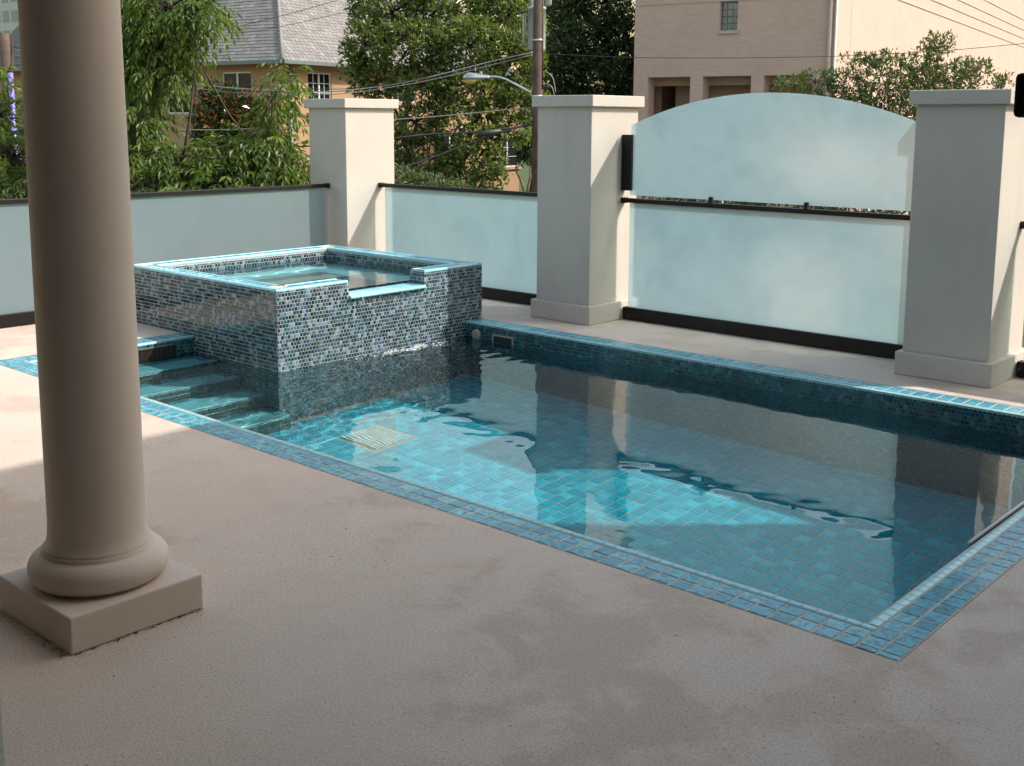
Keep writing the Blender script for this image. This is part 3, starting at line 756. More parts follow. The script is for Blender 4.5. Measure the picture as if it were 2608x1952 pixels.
# ================================================================ round column
cxx, cyy = -3.398, 1.742
c = thing('column', (cxx, cyy, 0), 'round cream stone column with torus base and square plinth in the foreground', 'column')
box('plinth', cxx-.246, cxx+.246, cyy-.232, cyy+.232, .0005, .121, M['column'], c, .006)
def arc(cr, cz, rr, a0, a1, n):
    return [(cr+rr*math.cos(R(a0+(a1-a0)*i/n)), cz+rr*math.sin(R(a0+(a1-a0)*i/n))) for i in range(n+1)]
prof = [(.10, .119), (.176, .119)]+arc(.170, .172, .052, -80, 78, 14)+[(.176, .226), (.176, .238)]
prof += arc(.198, .262, .024, 250, 180, 6)+[(.164, .268), (.160, .285), (.1555, .32), (.1535, .40)]
tor = lathe('base_moulding', prof[:19], cxx, cyy, M['column'], c)
sh = [(.165, .221), (.168, .232), (.169, .240), (.166, .248), (.160, .258), (.1555, .285), (.153, .34), (.1525, .8), (.151, 1.4), (.1475, 2.0), (.143, 2.6), (.138, 3.1)]
lathe('shaft', sh, cxx, cyy, M['column'], c, 72)
lathe('capital', [(.138, 3.09), (.15, 3.1), (.15, 3.13), (.19, 3.18), (.21, 3.2), (.21, 3.299)], cxx, cyy, M['column'], c, 48)

# ================================================================ own house: porch roof, tall wing on the right, glass doors
hs = thing('house', (1, 0, 0), 'cream house that the terrace belongs to, with a porch roof and a tall wing', 'house')
box('porch_roof', -9.3, .6, -5., 2.05, 3.30, 3.62, M['housewall'], hs, .01)  # carried left out of view to darken the porch
box('back_wall', -9.3, .6, -5.2, -5., 0.001, 3.30, M['housewall'], hs)
box('front_wall', -9.3, -4.5, .3, .5, 0.001, 3.30, M['housewall'], hs)  # unseen wall, added to keep light off the porch
box('side_wall', -9.3, -9.1, -5., .3, 0.001, 3.30, M['housewall'], hs)
box('ceiling', -9.1, .598, -4.99, .29, 3.26, 3.299, M['bronze'], hs)
WH = 7.55; WYC = 8.62
box('wing', .6, 9., -6., WYC, GZ, WH, M['housewall'], hs, .01)
for yy in (1.5, 4.6):
    w_ = box('window', .585, .599, yy, yy+1.2, 3.9, 5.6, M['wframe'], hs); box('pane', .575, .584, yy+.08, yy+1.12, 3.98, 5.52, M['pane'], w_)
def leaf_door(x0, x1, label):
    p = thing('glass_door', ((x0+x1)/2, .5, 0), label, 'glass door', 'clear glass door leaves')
    box('glass_pane', x0, x1, .494, .506, .012, 3.28, M['door_glass'], p)
    if x1 > 0:
        qa, qb = on_plane(2584, 186, (0, .486, 0), Y3), on_plane(2584, 300, (0, .486, 0), Y3); box('door_clamp', qa.x, qa.x+.06, .486, .514, qb.z, qa.z, M['black'], p, .002)
    box('bottom_rail', x0, x1, .488, .512, .0006, .012, M['galv'], p); box('top_rail', x0, x1, .485, .515, 3.28, 3.2995, M['galv'], p)
leaf_door(-.139, .595, 'clear glass door leaf at the bottom right edge of the picture')
leaf_door(-4.5, -1.235, 'clear glass door leaf at the bottom left corner of the picture')

# a few crumbs of leaf litter on the deck
V, F = [], []
def crumb(x, y, r):
    n0 = len(V); a = random.uniform(0, 6.28)
    V.extend([(x+r*math.cos(a), y+r*math.sin(a), .001), (x-r*.4*math.sin(a), y+r*.4*math.cos(a), .002+r*.3), (x-r*math.cos(a), y-r*math.sin(a), .001), (x+r*.4*math.sin(a), y-r*.4*math.cos(a), .0015+r*.1)]); F.append((n0, n0+1, n0+2, n0+3))
for k in range(260):
    e = random.random()
    if e < .4: x, y = cxx+.246+abs(random.gauss(0, .006)), cyy+random.uniform(-.23, .23)
    elif e < .75: x, y = cxx+random.uniform(-.25, .24), cyy-.232-abs(random.gauss(0, .014))
    else: x, y = random.uniform(-5, -.6), random.uniform(.9, 3.1)
    crumb(x, y, random.uniform(.0015, .006) if e < .75 else random.uniform(.002, .0045))
for k in range(40): crumb(random.uniform(-5.3, -3.0), random.uniform(6.75, 7.35), random.uniform(.002, .005))
o = mesh_obj('leaf_litter', V, F, M['litter']); tag(o, 'dry brown leaf litter scattered on the deck and round the column plinth', 'litter', kind='stuff')

# ================================================================ buildings beyond the street
A_ = Vector((math.sin(R(-100)), math.cos(R(-100)), 0))   # along the shaded faces, away to the left
B_ = Vector((math.sin(R(-10)), math.cos(R(-10)), 0))     # along the sunlit faces, away to the right
def wall(name, p, u, n, L, z0, z1, ops, depth, mat, parent):
    """wall face with rectangular openings (s0, s1, za, zb) and reveals; p at z=0, n outward"""
    p = Vector(p); ss = sorted({0, L, *[q for o_ in ops for q in o_[:2]]}); zs = sorted({z0, z1, *[q for o_ in ops for q in o_[2:]]})
    V, F, U = [], [], []
    def quad(c4, uv4):
        k = len(V); V.extend(c4); F.append((k, k+1, k+2, k+3)); U.extend(uv4)
    for a, b in zip(ss[:-1], ss[1:]):
        for c0, c1 in zip(zs[:-1], zs[1:]):
            if any(o_[0]-1e-6 <= a and b <= o_[1]+1e-6 and o_[2]-1e-6 <= c0 and c1 <= o_[3]+1e-6 for o_ in ops): continue
            quad([p+u*a+Z3*c0, p+u*b+Z3*c0, p+u*b+Z3*c1, p+u*a+Z3*c1], [(a, c0), (b, c0), (b, c1), (a, c1)])
    d = -n*depth
    for s0, s1, za, zb2 in ops:
        P = [p+u*s0+Z3*za, p+u*s1+Z3*za, p+u*s1+Z3*zb2, p+u*s0+Z3*zb2]
        for i in range(4):
            q, r = P[i], P[(i+1) % 4]; ln = (r-q).length
            quad([q, r, r+d, q+d], [(0, 0), (ln, 0), (ln, depth), (0, depth)])
    return mesh_obj(name, [tuple(q) for q in V], F, mat, parent, uvs=U)
def window(p, u, n, s0, s1, za, zb2, cols, rows, parent, fw=.05, mw=.022, depth=.1, label=None, double=True):
    fr = (Vector(p), u, Z3, n)
    d0 = -depth
    w = oboxes('window', fr, [(s0, s0+fw, za, zb2, d0, d0+.05), (s1-fw, s1, za, zb2, d0, d0+.05), (s0+fw, s1-fw, za, za+fw, d0, d0+.05), (s0+fw, s1-fw, zb2-fw, zb2, d0, d0+.05)]
               + ([((s0+s1)/2-fw*.7, (s0+s1)/2+fw*.7, za+fw, zb2-fw, d0, d0+.055)] if double else []), M['wframe'], parent)
    a0, a1, b0, b1 = s0+fw, s1-fw, za+fw, zb2-fw
    for i in range(1, cols):
        x = a0+(a1-a0)*i/cols
        if double and abs(x-(s0+s1)/2) < .02: continue
        oboxes('muntin', fr, [(x-mw/2, x+mw/2, b0, b1, d0+.01, d0+.04)], M['wframe'], w)
    for j in range(1, rows):
        z = b0+(b1-b0)*j/rows; oboxes('muntin', fr, [(a0, a1, z-mw/2, z+mw/2, d0+.012, d0+.038)], M['wframe'], w)
    for i in range(cols):
        for j in range(rows):
            oboxes('pane', fr, [(a0+(a1-a0)*i/cols, a0+(a1-a0)*(i+1)/cols, b0+(b1-b0)*j/rows, b0+(b1-b0)*(j+1)/rows, d0-.01, d0+.012+random.uniform(0, .003))], M['pane'], w)
    return w

# ---- orange stucco house with a hipped slate roof
HD = 40.
hc = at(722, 305, HD); hc = Vector((hc.x, hc.y, 0))      # wall corner
nA, nB = -B_, -A_       # outward normals: shaded face looks along -B_, sunlit face along -A_
def sA(u, v): q = on_plane(u, v, hc, nA); return (q-hc).dot(A_), q.z
def sB(u, v): q = on_plane(u, v, hc, nB); return (q-hc).dot(B_), q.z
house2 = thing('stucco_house', (hc.x, hc.y, GZ), 'orange stucco house with a grey slate hipped roof behind the trees', 'house')
EZ = sA(700, 157)[1]
LA, LB = 17., 15.
def opsA(u0, u1, v0, v1):
    a, z1 = sA(u0, v0); b, z0 = sA(u1, v1); return (min(a, b), max(a, b), z0, z1)
def opsB(u0, u1, v0, v1):
    a, z1 = sB(u0, v0); b, z0 = sB(u1, v1); return (min(a, b), max(a, b), z0, z1)
wA = [opsA(564, 643, 184, 288), opsA(424, 486, 238, 290), opsA(250, 330, 184, 288)]
wB = [opsB(784, 846, 184, 288), opsB(1265, 1322, 350, 424), opsB(1000, 1060, 184, 262), opsB(1120, 1175, 345, 420)]
wallA = wall('wall', hc, A_, nA, LA, GZ, EZ, wA, .14, M['orange'], house2)
wallB = wall('wall', hc, B_, nB, LB, GZ, EZ, wB, .14, M['orange'], house2)
window(hc, A_, nA, *wA[0], 2, 1, wallA, .06); window(hc, A_, nA, *wA[1], 2, 1, wallA); window(hc, A_, nA, *wA[2], 2, 1, wallA, .06)
window(hc, B_, nB, *wB[0], 4, 4, wallB); window(hc, B_, nB, *wB[1], 2, 3, wallB); window(hc, B_, nB, *wB[2], 4, 4, wallB); window(hc, B_, nB, *wB[3], 2, 3, wallB)
for ws, w_, fr in ((wA, wallA, (hc, A_, Z3, nA)), (wB, wallB, (hc, B_, Z3, nB))):
    for q in ws: oboxes('sill', fr, [(q[0]-.1, q[1]+.1, q[2]-.12, q[2]-.002, -.05, .09)], M['orange'], w_)
a0 = sA(677, 200)[0]
oboxes('pilaster', (hc, A_, Z3, nA), [(-.03, a0, GZ, EZ-.35, .002, .06), (-.06, a0+.04, EZ-.35, EZ-.2, .002, .09)], M['orange'], wallA)
oboxes('string_course', (hc, A_, Z3, nA), [(a0+.05, LA, sA(600, 325)[1]-.1, sA(600, 325)[1], .002, .05)], M['orange'], wallA)
oboxes('cornice', (hc, A_, Z3, nA), [(-.1, LA, EZ-.2, EZ, .002, .12)], M['orange'], wallA)
oboxes('cornice', (hc, B_, Z3, nB), [(-.0, LB, EZ-.2, EZ, .002, .12)], M['orange'], wallB)
for uu, wl_, fn, dr_, nn in ((494, wallA, sA, A_, nA), (735, wallB, sB, B_, nB)):
    s_ = fn(uu, 250)[0]; q = hc+dr_*s_+nn*.08
    tubes('downpipe', [([q+Z3*GZ, q+Z3*(EZ-.1)], [.06, .06])], M['gutter'], wl_)
# roof: eave corner pushed out by the overhang, hip going up and in
OH = .45; RT = 1.0
ec = hc+nA*OH+nB*OH+Z3*EZ; RW = 9.0
eA, eB = ec+A_*(LA+OH), ec+B_*(LB+OH); pk = ec+A_*RW+B_*RW+Z3*RW*RT
ridA = eA+B_*RW+Z3*RW*RT; ridB = eB+A_*RW+Z3*RW*RT
roof = mesh_obj('roof', [tuple(q) for q in (ec, eA, ridA, pk, eB, ridB)], [(0, 3, 2, 1), (0, 4, 5, 3)], M['roofbase'], house2)
oboxes('gutter', (ec, A_, Z3, nA), [(0, LA, -.10, .03, -.02, .10)], M['gutter'], roof)
oboxes('gutter', (ec, B_, Z3, nB), [(.0, LB, -.10, .03, -.02, .10)], M['gutter'], roof)
oboxes('soffit', (ec, A_, B_, Z3), [(0, LA, 0, OH, -.12, -.10), (0, OH, OH, LB, -.12, -.10)], M['orange'], roof)
shs = []
ex, sw_ = .175, .235
for du, dn in ((A_, B_), (B_, A_)):
    upv = (dn+Z3*RT).normalized(); nr = du.cross(upv).normalized()
    if nr.z < 0: nr = -nr
    nrow = int(9.5/ex)
    for j in range(nrow):
        t = j*ex; a = t/math.sqrt(1+RT*RT)-(sw_/2 if j % 2 else 0)-.02
        while a < 13.5:
            wj = sw_*random.uniform(.85, 1.12)
            s0 = max(a, t/math.sqrt(1+RT*RT)); s1 = a+wj; a += wj
            if s1-s0 < .08: continue
            cc = ec+du*((s0+s1)/2)+upv*(t+ex*.5+.02)+nr*.018
            tl_ = (upv - nr*.075).normalized(); n2 = du.cross(tl_).normalized()
            if n2.z < 0: n2 = -n2
            uu = du if du.cross(tl_).dot(n2) > 0 else -du
            shs.append((cc, uu, tl_, n2, s1-s0-.012, ex+.04))
tiles('shingle', shs, M['shingle'], roof, .016, .003, 300, recv=False, stuff_name='shingle_field')
hip = [ec+(pk-ec)*(i/12) for i in range(13)]
tubes('hip_cap', [([q+Z3*.04 for q in hip], [.07]*13)], M['shingle'], roof, 6)

# ---- tan brick building on the right
BD = 36.
bc = at(2116, 305, BD); bc = Vector((bc.x, bc.y, 0))
def tA(u, v): q = on_plane(u, v, bc, nA); return (q-bc).dot(A_), q.z
def tB(u, v): q = on_plane(u, v, bc, nB); return (q-bc).dot(B_), q.z
bb = thing('brick_building', (bc.x, bc.y, GZ), 'large tan brick building with a square-pillared arcade at the right', 'building')
LA2 = tA(1615, 150)[0]; BT = 9.5
def o2(u0, u1, v0, v1):
    a, z1 = tA(u0, v0); b, z0 = tA(u1, v1); return (min(a, b), max(a, b), z0, z1)
zA = tA(1800, 195)[1]
gbw = o2(1836, 1878, -45, 77); z_f = zA-2.7
ars = [(tA(1758, 200)[0], tA(1650, 200)[0], z_f, zA), (tA(1913, 200)[0], tA(1790, 200)[0], z_f, zA), (tA(2070, 200)[0], tA(1946, 200)[0], z_f, zA)]
bw1 = wall('wall', bc, A_, nA, LA2, GZ, BT, [gbw]+ars, .55, M['brick'], bb)
bw2 = wall('wall', bc, B_, nB, 60., GZ, BT, [], .3, M['brick'], bb)
oboxes('roof_slab', (bc, A_, B_, Z3), [(.0, LA2, 0., 60., BT, BT+.1)], M['pave'], bb)
wall('wall', bc+A_*LA2, B_, A_, 60., GZ, BT, [], .3, M['brick'], bb)
# recessed wall behind the arcade with one slot through to the trees
sl0, sl1 = tA(1694, 220)[0], tA(1671, 220)[0]
rec = bc-nA*1.35
k = 1.0+2.6/BD
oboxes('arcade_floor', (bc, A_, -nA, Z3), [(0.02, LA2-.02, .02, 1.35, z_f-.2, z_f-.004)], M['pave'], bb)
oboxes('arcade_ceiling', (bc, A_, -nA, Z3), [(0.02, LA2-.02, .56, 1.35, zA+.12, zA+.3)], M['brick_shade'], bb)
oboxes('arcade_beam', (bc, A_, -nA, Z3), [(0.02, LA2-.02, .56, .9, zA-.28, zA+.12)], M['brick_shade'], bb)
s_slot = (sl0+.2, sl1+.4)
wall('arcade_wall', rec, A_, nA, s_slot[0], z_f, zA+.12, [], .2, M['brick_shade'], bb)
wall('arcade_wall', rec+A_*s_slot[1], A_, nA, LA2-s_slot[1]-.02, z_f, zA+.12, [], .2, M['brick_shade'], bb)
# glass block window, three blocks wide
gw = oboxes('block_window', (bc, A_, Z3, nA), [(gbw[0], gbw[1], gbw[2], gbw[3], -.24, -.20)], M['wframe'], bw1)
nbx = 3; bwid = (gbw[1]-gbw[0])/nbx; nbz = max(1, round((gbw[3]-gbw[2])/bwid/1.08)); bh_ = (gbw[3]-gbw[2])/nbz
for i in range(nbx):
    for j in range(nbz):
        oboxes('glass_block', (bc, A_, Z3, nA), [(gbw[0]+bwid*i+.008, gbw[0]+bwid*(i+1)-.008, gbw[2]+bh_*j+.008, gbw[2]+bh_*(j+1)-.008, -.20, -.15-random.uniform(0, .01))], M['gblock'], gw, .012)
oboxes('sill', (bc, A_, Z3, nA), [(gbw[0]-.06, gbw[1]+.06, gbw[2]-.11, gbw[2]-.002, -.2, .05)], M['brick'], bw1)
oboxes('string_course', (bc, A_, Z3, nA), [(0.01, LA2, tA(1620, 16)[1], tA(1620, 16)[1]+.05, .002, .02)], M['brick'], bw1)
# stepped ledges high on the sunlit face
for (u0, v0, u1, v1) in ((2187, 4, 2608, 98), (2290, 2, 2608, 77), (2385, 2, 2608, 59), (2465, 0, 2608, 36)):
    z = (tB(u0, v0)[1]+tB(u1, v1)[1])/2
    oboxes('ledge', (bc, B_, Z3, nB), [(.02, 60., z, z+.03, .002, .03)], M['brick'], bw2)
s_ = tB(2168, 60)[0]; oboxes('control_joint', (bc, B_, Z3, nB), [(s_, s_+.015, GZ, BT, .001, .004)], M['pipe'], bw2)
q = bc+nA*.09+A_*.14
dp = tubes('downpipe', [([q+Z3*GZ, q+Z3*(BT-.1)], [.07, .07])], M['pipe'], bw1)
q2 = bc+nA*.03+nB*.03-A_*.0
tubes('corner_trim', [([q2+Z3*GZ, q2+Z3*BT], [.035, .035])], M['wframe'], bw1)

# ---- far tower and neighbouring roof at the top left corner
tp = at(-60, 305, 190.); tw = thing('tower', (tp.x, tp.y, GZ), 'pale high-rise tower far away at the top left corner', 'tower')
fr = (Vector((tp.x, tp.y, 0)), A_, Z3, nA)
tz = 1.62+(305+60)/FPX*190
body = oboxes('wall', (Vector((tp.x, tp.y, 0)), A_, B_, Z3), [(-16, 14, 0, 22, GZ, tz)], M['tower'], tw)
for i in range(13):
    for j in range(6):
        oboxes('window', fr, [(-15+2.25*i, -15+2.25*i+1.5, tz-2.6-j*3.1, tz-.9-j*3.1, .005, .06)], M['towerglass'], body)
np_ = at(-130, 305, 62.); nb2 = thing('shingle_roof_house', (np_.x, np_.y, GZ), 'grey-roofed house glimpsed left of the round column', 'house')
fr = (Vector((np_.x, np_.y, 0)), A_, B_, Z3)
oboxes('wall', fr, [(-8, 8, 0, 10, GZ, 3.2)], M['orange'], nb2)
q = [Vector((np_.x, np_.y, 0))+A_*a+B_*b+Z3*z for a, b, z in ((-8.5, -.5, 3.2), (8.5, -.5, 3.2), (8.5, 5, 6.3), (-8.5, 5, 6.3), (8.5, 10.5, 3.2), (-8.5, 10.5, 3.2))]
rf2 = mesh_obj('roof', [tuple(x) for x in q], [(0, 1, 2, 3), (3, 2, 4, 5)], M['shingle'], nb2)
upv = (q[3]-q[0]).normalized()
for j in range(14):
    oboxes('shingle_course', (q[0], A_, upv, A_.cross(upv) if A_.cross(upv).z > 0 else -A_.cross(upv)), [(0, 17, .44*j, .44*j+.46, .005+.012*(j % 2), .03+.012*(j % 2))], M['shingle'], rf2)

# ================================================================ utility poles, lamp, transformer, cables
PD = 29.
pp = at(1368, 305, PD)
pole = thing('utility_pole', (pp.x, pp.y, GZ), 'dark brown wooden utility pole carrying the street lamp behind the fence', 'utility pole', 'wooden utility poles')
tubes('mast', [([Vector((pp.x, pp.y, GZ-.05)), Vector((pp.x, pp.y, 0)), Vector((pp.x, pp.y, 7.2))], [.17, .135, .11])], M['wood'], pole, 20)
for z in (3.6, 2.2):
    tubes('band', [([Vector((pp.x, pp.y, z)), Vector((pp.x, pp.y, z+.05))], [.138, .138])], M['galv'], pole, 20)
tubes('riser_cable', [([Vector((pp.x, pp.y, z))+c_r*.13+Vector((-c_f.x, -c_f.y, 0))*.06 for z in (2.4, 3.4, 5.)], [.012]*3)], M['cable'], pole, 6)
ft = at(1367, 74, PD+.42)
tr = thing('transformer', (ft.x, ft.y, ft.z-.56), 'grey cylindrical transformer hung behind the utility pole', 'transformer')
zc = ft.z
prof = [(.02, zc-.56), (.20, zc-.56), (.225, zc-.54), (.232, zc-.50), (.232, zc+.48), (.245, zc+.485), (.245, zc+.53), (.22, zc+.56), (.08, zc+.60), (.02, zc+.60)]
lathe('tank', prof, ft.x, ft.y, M['can'], tr, 32)
rt = Vector((c_r.x, c_r.y, 0)).normalized()
for s in (-.12, .12):
    b = Vector((ft.x, ft.y, zc+.58))+rt*s*1.1
    lathe('bushing', [(.03, b.z-.02), (.055, b.z), (.035, b.z+.05), (.055, b.z+.08), (.035, b.z+.13), (.05, b.z+.16), (.03, b.z+.24), (.01, b.z+.26)], b.x, b.y, M['can'], tr, 14)
b = Vector((ft.x, ft.y, 0))-rt*.30
tubes('fuse_cutout', [([b+rt*.08+Z3*(zc+.38), b-rt*.04+Z3*(zc+.38), b-rt*.05+Z3*(zc-.42), b+rt*.07+Z3*(zc-.42)], [.028, .028, .02, .03]), ([b+rt*.0+Z3*(zc+.34), b+rt*.01+Z3*(zc-.38)], [.02, .02])], M['can'], tr, 8)
oboxes('hanger', (Vector((ft.x, ft.y, zc)), rt, Vector((-c_f.x, -c_f.y, 0)).normalized(), Z3), [(-.06, .06, .2, .34, .25, .33), (-.06, .06, .2, .34, -.35, -.27)], M['galv'], tr)
f2 = at(1397, -22, PD+.5)
tr2 = thing('switch_can', (f2.x, f2.y, f2.z-.36), 'small grey can on the top edge beside the utility pole', 'transformer')
lathe('tank', [(.02, f2.z-.37), (.07, f2.z-.37), (.085, f2.z-.35), (.085, f2.z+.3), (.06, f2.z+.34)], f2.x, f2.y, M['can'], tr2, 16)
tubes('bracket', [([Vector((f2.x, f2.y, f2.z)), Vector((pp.x, pp.y, f2.z))], [.02, .02])], M['galv'], tr2, 6)
# street lamp on its arm
PL = lambda u, v, d=PD-.2: at(u, v, d)
arm = [PL(1362, 240, PD-.05), PL(1352, 236, PD-.1), PL(1318, 218), PL(1290, 203), PL(1272, 197), PL(1250, 195.5), PL(1240, 196)]
lamp = thing('street_lamp', tuple(arm[0]), 'silver cobra-head street lamp with amber lens on a curved arm', 'street lamp')
tubes('arm', [(arm, [.045, .035, .03, .028, .028, .028, .028])], M['galv'], lamp, 10)
h0, h1 = PL(1248, 198), PL(1179, 199); hd = (h1-h0); Lh = hd.length; hx = hd.normalized(); hy = Vector((-hx.y, hx.x, 0)).normalized(); 
V, F = [], []
secs = [(0, .045, .05), (.08, .075, .065), (.3, .10, .085), (.55, .15, .12), (.75, .17, .14), (.9, .14, .11), (.98, .07, .06), (1., .02, .02)]
ns = 16
for t, w, hh in secs:
    cpt = h0+hx*(Lh*t)
    for k in range(ns):
        a = 2*math.pi*k/ns; zz = math.sin(a)*hh*(1. if math.sin(a) > 0 else .45); V.append(tuple(cpt+hy*(math.cos(a)*w)+Z3*zz))
for i in range(len(secs)-1):
    for k in range(ns): F.append((i*ns+k, i*ns+(k+1) % ns, (i+1)*ns+(k+1) % ns, (i+1)*ns+k))
F.append(tuple(range(ns-1, -1, -1))); F.append(tuple((len(secs)-1)*ns+k for k in range(ns)))
head = mesh_obj('lamp_head', V, F, M['galv'], lamp, smooth=True)
V, F = [], []; lc = h0+hx*(Lh*.74)
for i in range(7):
    ph = R(90*i/6)
    for k in range(16):
        a = 2*math.pi*k/16; V.append(tuple(lc+hx*(math.cos(a)*.19*math.cos(ph))+hy*(math.sin(a)*.14*math.cos(ph))-Z3*(.045+.115*math.sin(ph))))
for i in range(6):
    for k in range(16): F.append((i*16+k, i*16+(k+1) % 16, (i+1)*16+(k+1) % 16, (i+1)*16+k))
mesh_obj('lens', V, F, M['lens'], lamp, smooth=True)
q = h0+hx*(Lh*.33)+Z3*.08; lathe('photocell', [(.03, q.z-.01), (.035, q.z), (.035, q.z+.06), (.02, q.z+.075)], q.x, q.y, M['galv'], lamp, 12)
# second pole with violet conduit at the left edge
LD = 27.
lp = at(24, 305, LD)
pole2 = thing('utility_pole', (lp.x, lp.y, GZ), 'wooden utility pole with violet conduit at the far left edge', 'utility pole', 'wooden utility poles')
ztop = at(24, 88, LD).z
tubes('mast', [([Vector((lp.x, lp.y, GZ-.05)), Vector((lp.x, lp.y, 0)), Vector((lp.x, lp.y, ztop))], [.16, .12, .11])], M['wood'], pole2, 20)
cd = at(33.5, 305, LD-.14)
tubes('conduit', [([Vector((cd.x, cd.y, GZ)), Vector((cd.x, cd.y, at(33, 187, LD).z))], [.062, .062])], M['conduit'], pole2, 16)
tubes('conduit_cable', [([Vector((cd.x, cd.y, at(33, 190, LD).z)), at(31, 160, LD-.14), at(30, 120, LD-.14), at(33, 100, LD-.12)], [.05, .045, .02, .02])], M['bark'], pole2, 8)
for v in (300, 360): 
    z = at(30, v, LD).z; oboxes('strap', (Vector((lp.x, lp.y, z)), rt, Vector((-c_f.x, -c_f.y, 0)).normalized(), Z3), [(-.16, .20, .1, .22, -.02, .02)], M['galv'], pole2)
def cable(label, pts, r, mat, name='overhead_cable', group='overhead cables', n=8):
    P = [at(*q) for q in pts]
    # smooth through the points
    Q = []
    for i in range(len(P)-1):
        p0, p1, p2, p3 = P[max(i-1, 0)], P[i], P[i+1], P[min(i+2, len(P)-1)]
        for k in range(n):
            t = k/n; Q.append(.5*((2*p1)+(p2-p0)*t+(2*p0-5*p1+4*p2-p3)*t*t+(3*p1-p0-3*p2+p3)*t**3))
    Q.append(P[-1])
    V, F = tube_geo(Q, [r]*len(Q), 6); o = mesh_obj(name, V, F, mat, smooth=True); tag(o, label, 'cable', group); return o
cable('thick grey bundle of wires sagging from the pole below the transformer', [(1358, 134, PD), (1260, 155, PD-.3), (1130, 188, PD-.6), (1000, 216, PD-.9), (850, 233, PD-1.2), (700, 231, PD-1.4), (560, 222, PD-1.6), (430, 203, PD-1.8), (250, 170, PD-1.9), (24, 125, LD)], .015, M['steelcable'])
cable('black wire hanging just under the thick grey bundle', [(1358, 140, PD), (1260, 164, PD-.3), (1130, 197, PD-.6), (1000, 222, PD-.9), (860, 240, PD-1.2), (700, 241, PD-1.4), (520, 228, PD-1.6), (250, 182, PD-1.9), (24, 138, LD)], .010, M['steelcable'])
cable('thin dark wire above the street lamp, left of the pole', [(1358, 130, PD), (1200, 172, PD-.4), (1050, 205, PD-.8), (900, 226, PD-1.1), (700, 222, PD-1.4), (400, 190, PD-1.7), (24, 118, LD)], .009, M['cable'])
cable('grey cable level with the pillar tops, left of the pole', [(1366, 276, PD), (1320, 277, PD-.1), (1220, 287, PD-.3), (1100, 298, PD-.6), (1005, 305, PD-.9), (800, 320, PD-1.2), (600, 330, PD-1.5), (430, 331, PD-1.7), (24, 325, LD)], .013, M['steelcable'])
cable('black cable with the splice case, between the two left pillars', [(1366, 318, PD), (1275, 330, PD-.2), (1210, 337, PD-.4), (1100, 342, PD-.6), (1005, 352, PD-.9), (800, 372, PD-1.2), (400, 385, PD-1.7), (24, 370, LD)], .022, M['cable'])
cable('black cable slanting steeply down to the left below the splice case', [(1366, 300, PD), (1340, 318, PD-.1), (1240, 350, PD-.3), (1100, 402, PD-.6), (1005, 432, PD-.9), (820, 480, PD-1.3), (500, 540, PD-2), (24, 600, LD-.2)], .026, M['cable'])
cable('thin wire crossing the slate roof at the top', [(1100, -70, PD-.5), (863, 0, PD-1), (700, 45, PD-1.3), (500, 88, PD-1.6), (24, 170, LD)], .008, M['cable'])
cable('thin wire crossing the slate roof below the upper one', [(1100, -25, PD-.5), (917, 22, PD-1), (700, 71, PD-1.3), (500, 98, PD-1.6), (24, 150, LD)], .007, M['cable'])
cable('thin wire running right from the pole across the brick building', [(1372, 136, PD), (1420, 139, PD), (1617, 147, PD), (1850, 148, PD), (2118, 144, PD), (2400, 130, PD), (2700, 102, PD)], .009, M['cable'])
for (us, nm) in (((1372, 235, 1385, 215, 1405, 222, 1413, 250), 'looped grey wire right of the pole, above the pillar'), ((1372, 185, 1390, 184, 1408, 200, 1415, 236), 'outer looped wire right of the pole, above the pillar')):
    cable(nm, [(us[i], us[i+1], PD-.1) for i in range(0, 8, 2)], .014, M['steelcable'], 'looped_wire')
a, b = at(1216, 343, PD-.42), at(1277, 334, PD-.24); V, F = tube_geo([a, a+(b-a)*.04, a+(b-a)*.5, a+(b-a)*.95, b], [.03, .075, .085, .06, .025], 12)
o = mesh_obj('splice_case', V, F, M['cable'], smooth=True); tag(o, 'fat black splice case hanging on a cable left of the pole', 'splice case')

# ================================================================ trees
def leafset(C, D, N, L, W, fold=.25, droop=0.):
    """C base points, D directions, N normals, arrays; two triangles folded on the midrib"""
    D = D/np.linalg.norm(D, axis=1, keepdims=True); S = np.cross(D, N); S /= np.linalg.norm(S, axis=1, keepdims=True)+1e-9
    N2 = np.cross(S, D)
    L = L[:, None]; W = W[:, None]
    mid = C+D*L*.45
    l = mid+S*W*.5+N2*W*fold; r = mid-S*W*.5+N2*W*fold; tip = C+D*L-N2*L*droop
    V = np.stack([C, l, tip, r], 1).reshape(-1, 3); n = len(C)
    i = np.arange(n)[:, None]*4
    F = np.concatenate([i+np.array([[0, 1, 2]]), i+np.array([[0, 2, 3]])], 1).reshape(-1, 3)
    return V, F
def unit(n): v = rng.normal(size=(n, 3)); return v/np.linalg.norm(v, axis=1, keepdims=True)
FW = np.array((c_f.x, c_f.y, 0)); FW /= np.linalg.norm(FW); RT_ = np.array((c_r.x, c_r.y, 0)); RT_ /= np.linalg.norm(RT_)
def lobes_world(lobes):
    out = []
    for u, v, ru, rv, d in lobes:
        c = np.array(at(u, v, d)); out.append((c, ru*d/FPX, max(.35, min(ru, rv)*d/FPX), rv*d/FPX))
    return out
def sample_lobes(lw, n, shell=.5):
    vol = np.array([a*b*c for _, a, b, c in lw])**.75; cnt = rng.multinomial(n, vol/vol.sum()); P, K = [], []
    for (c, a, b, h), k in zip(lw, cnt):
        q = unit(k)*(rng.random((k, 1))**(1/3*(1-shell)+.02*shell) if shell < 1 else 1)
        P.append(c+q[:, :1]*a*RT_+q[:, 1:2]*b*FW+q[:, 2:]*h*np.array((0, 0, 1))); K.append(q)
    return np.concatenate(P), np.concatenate(K)
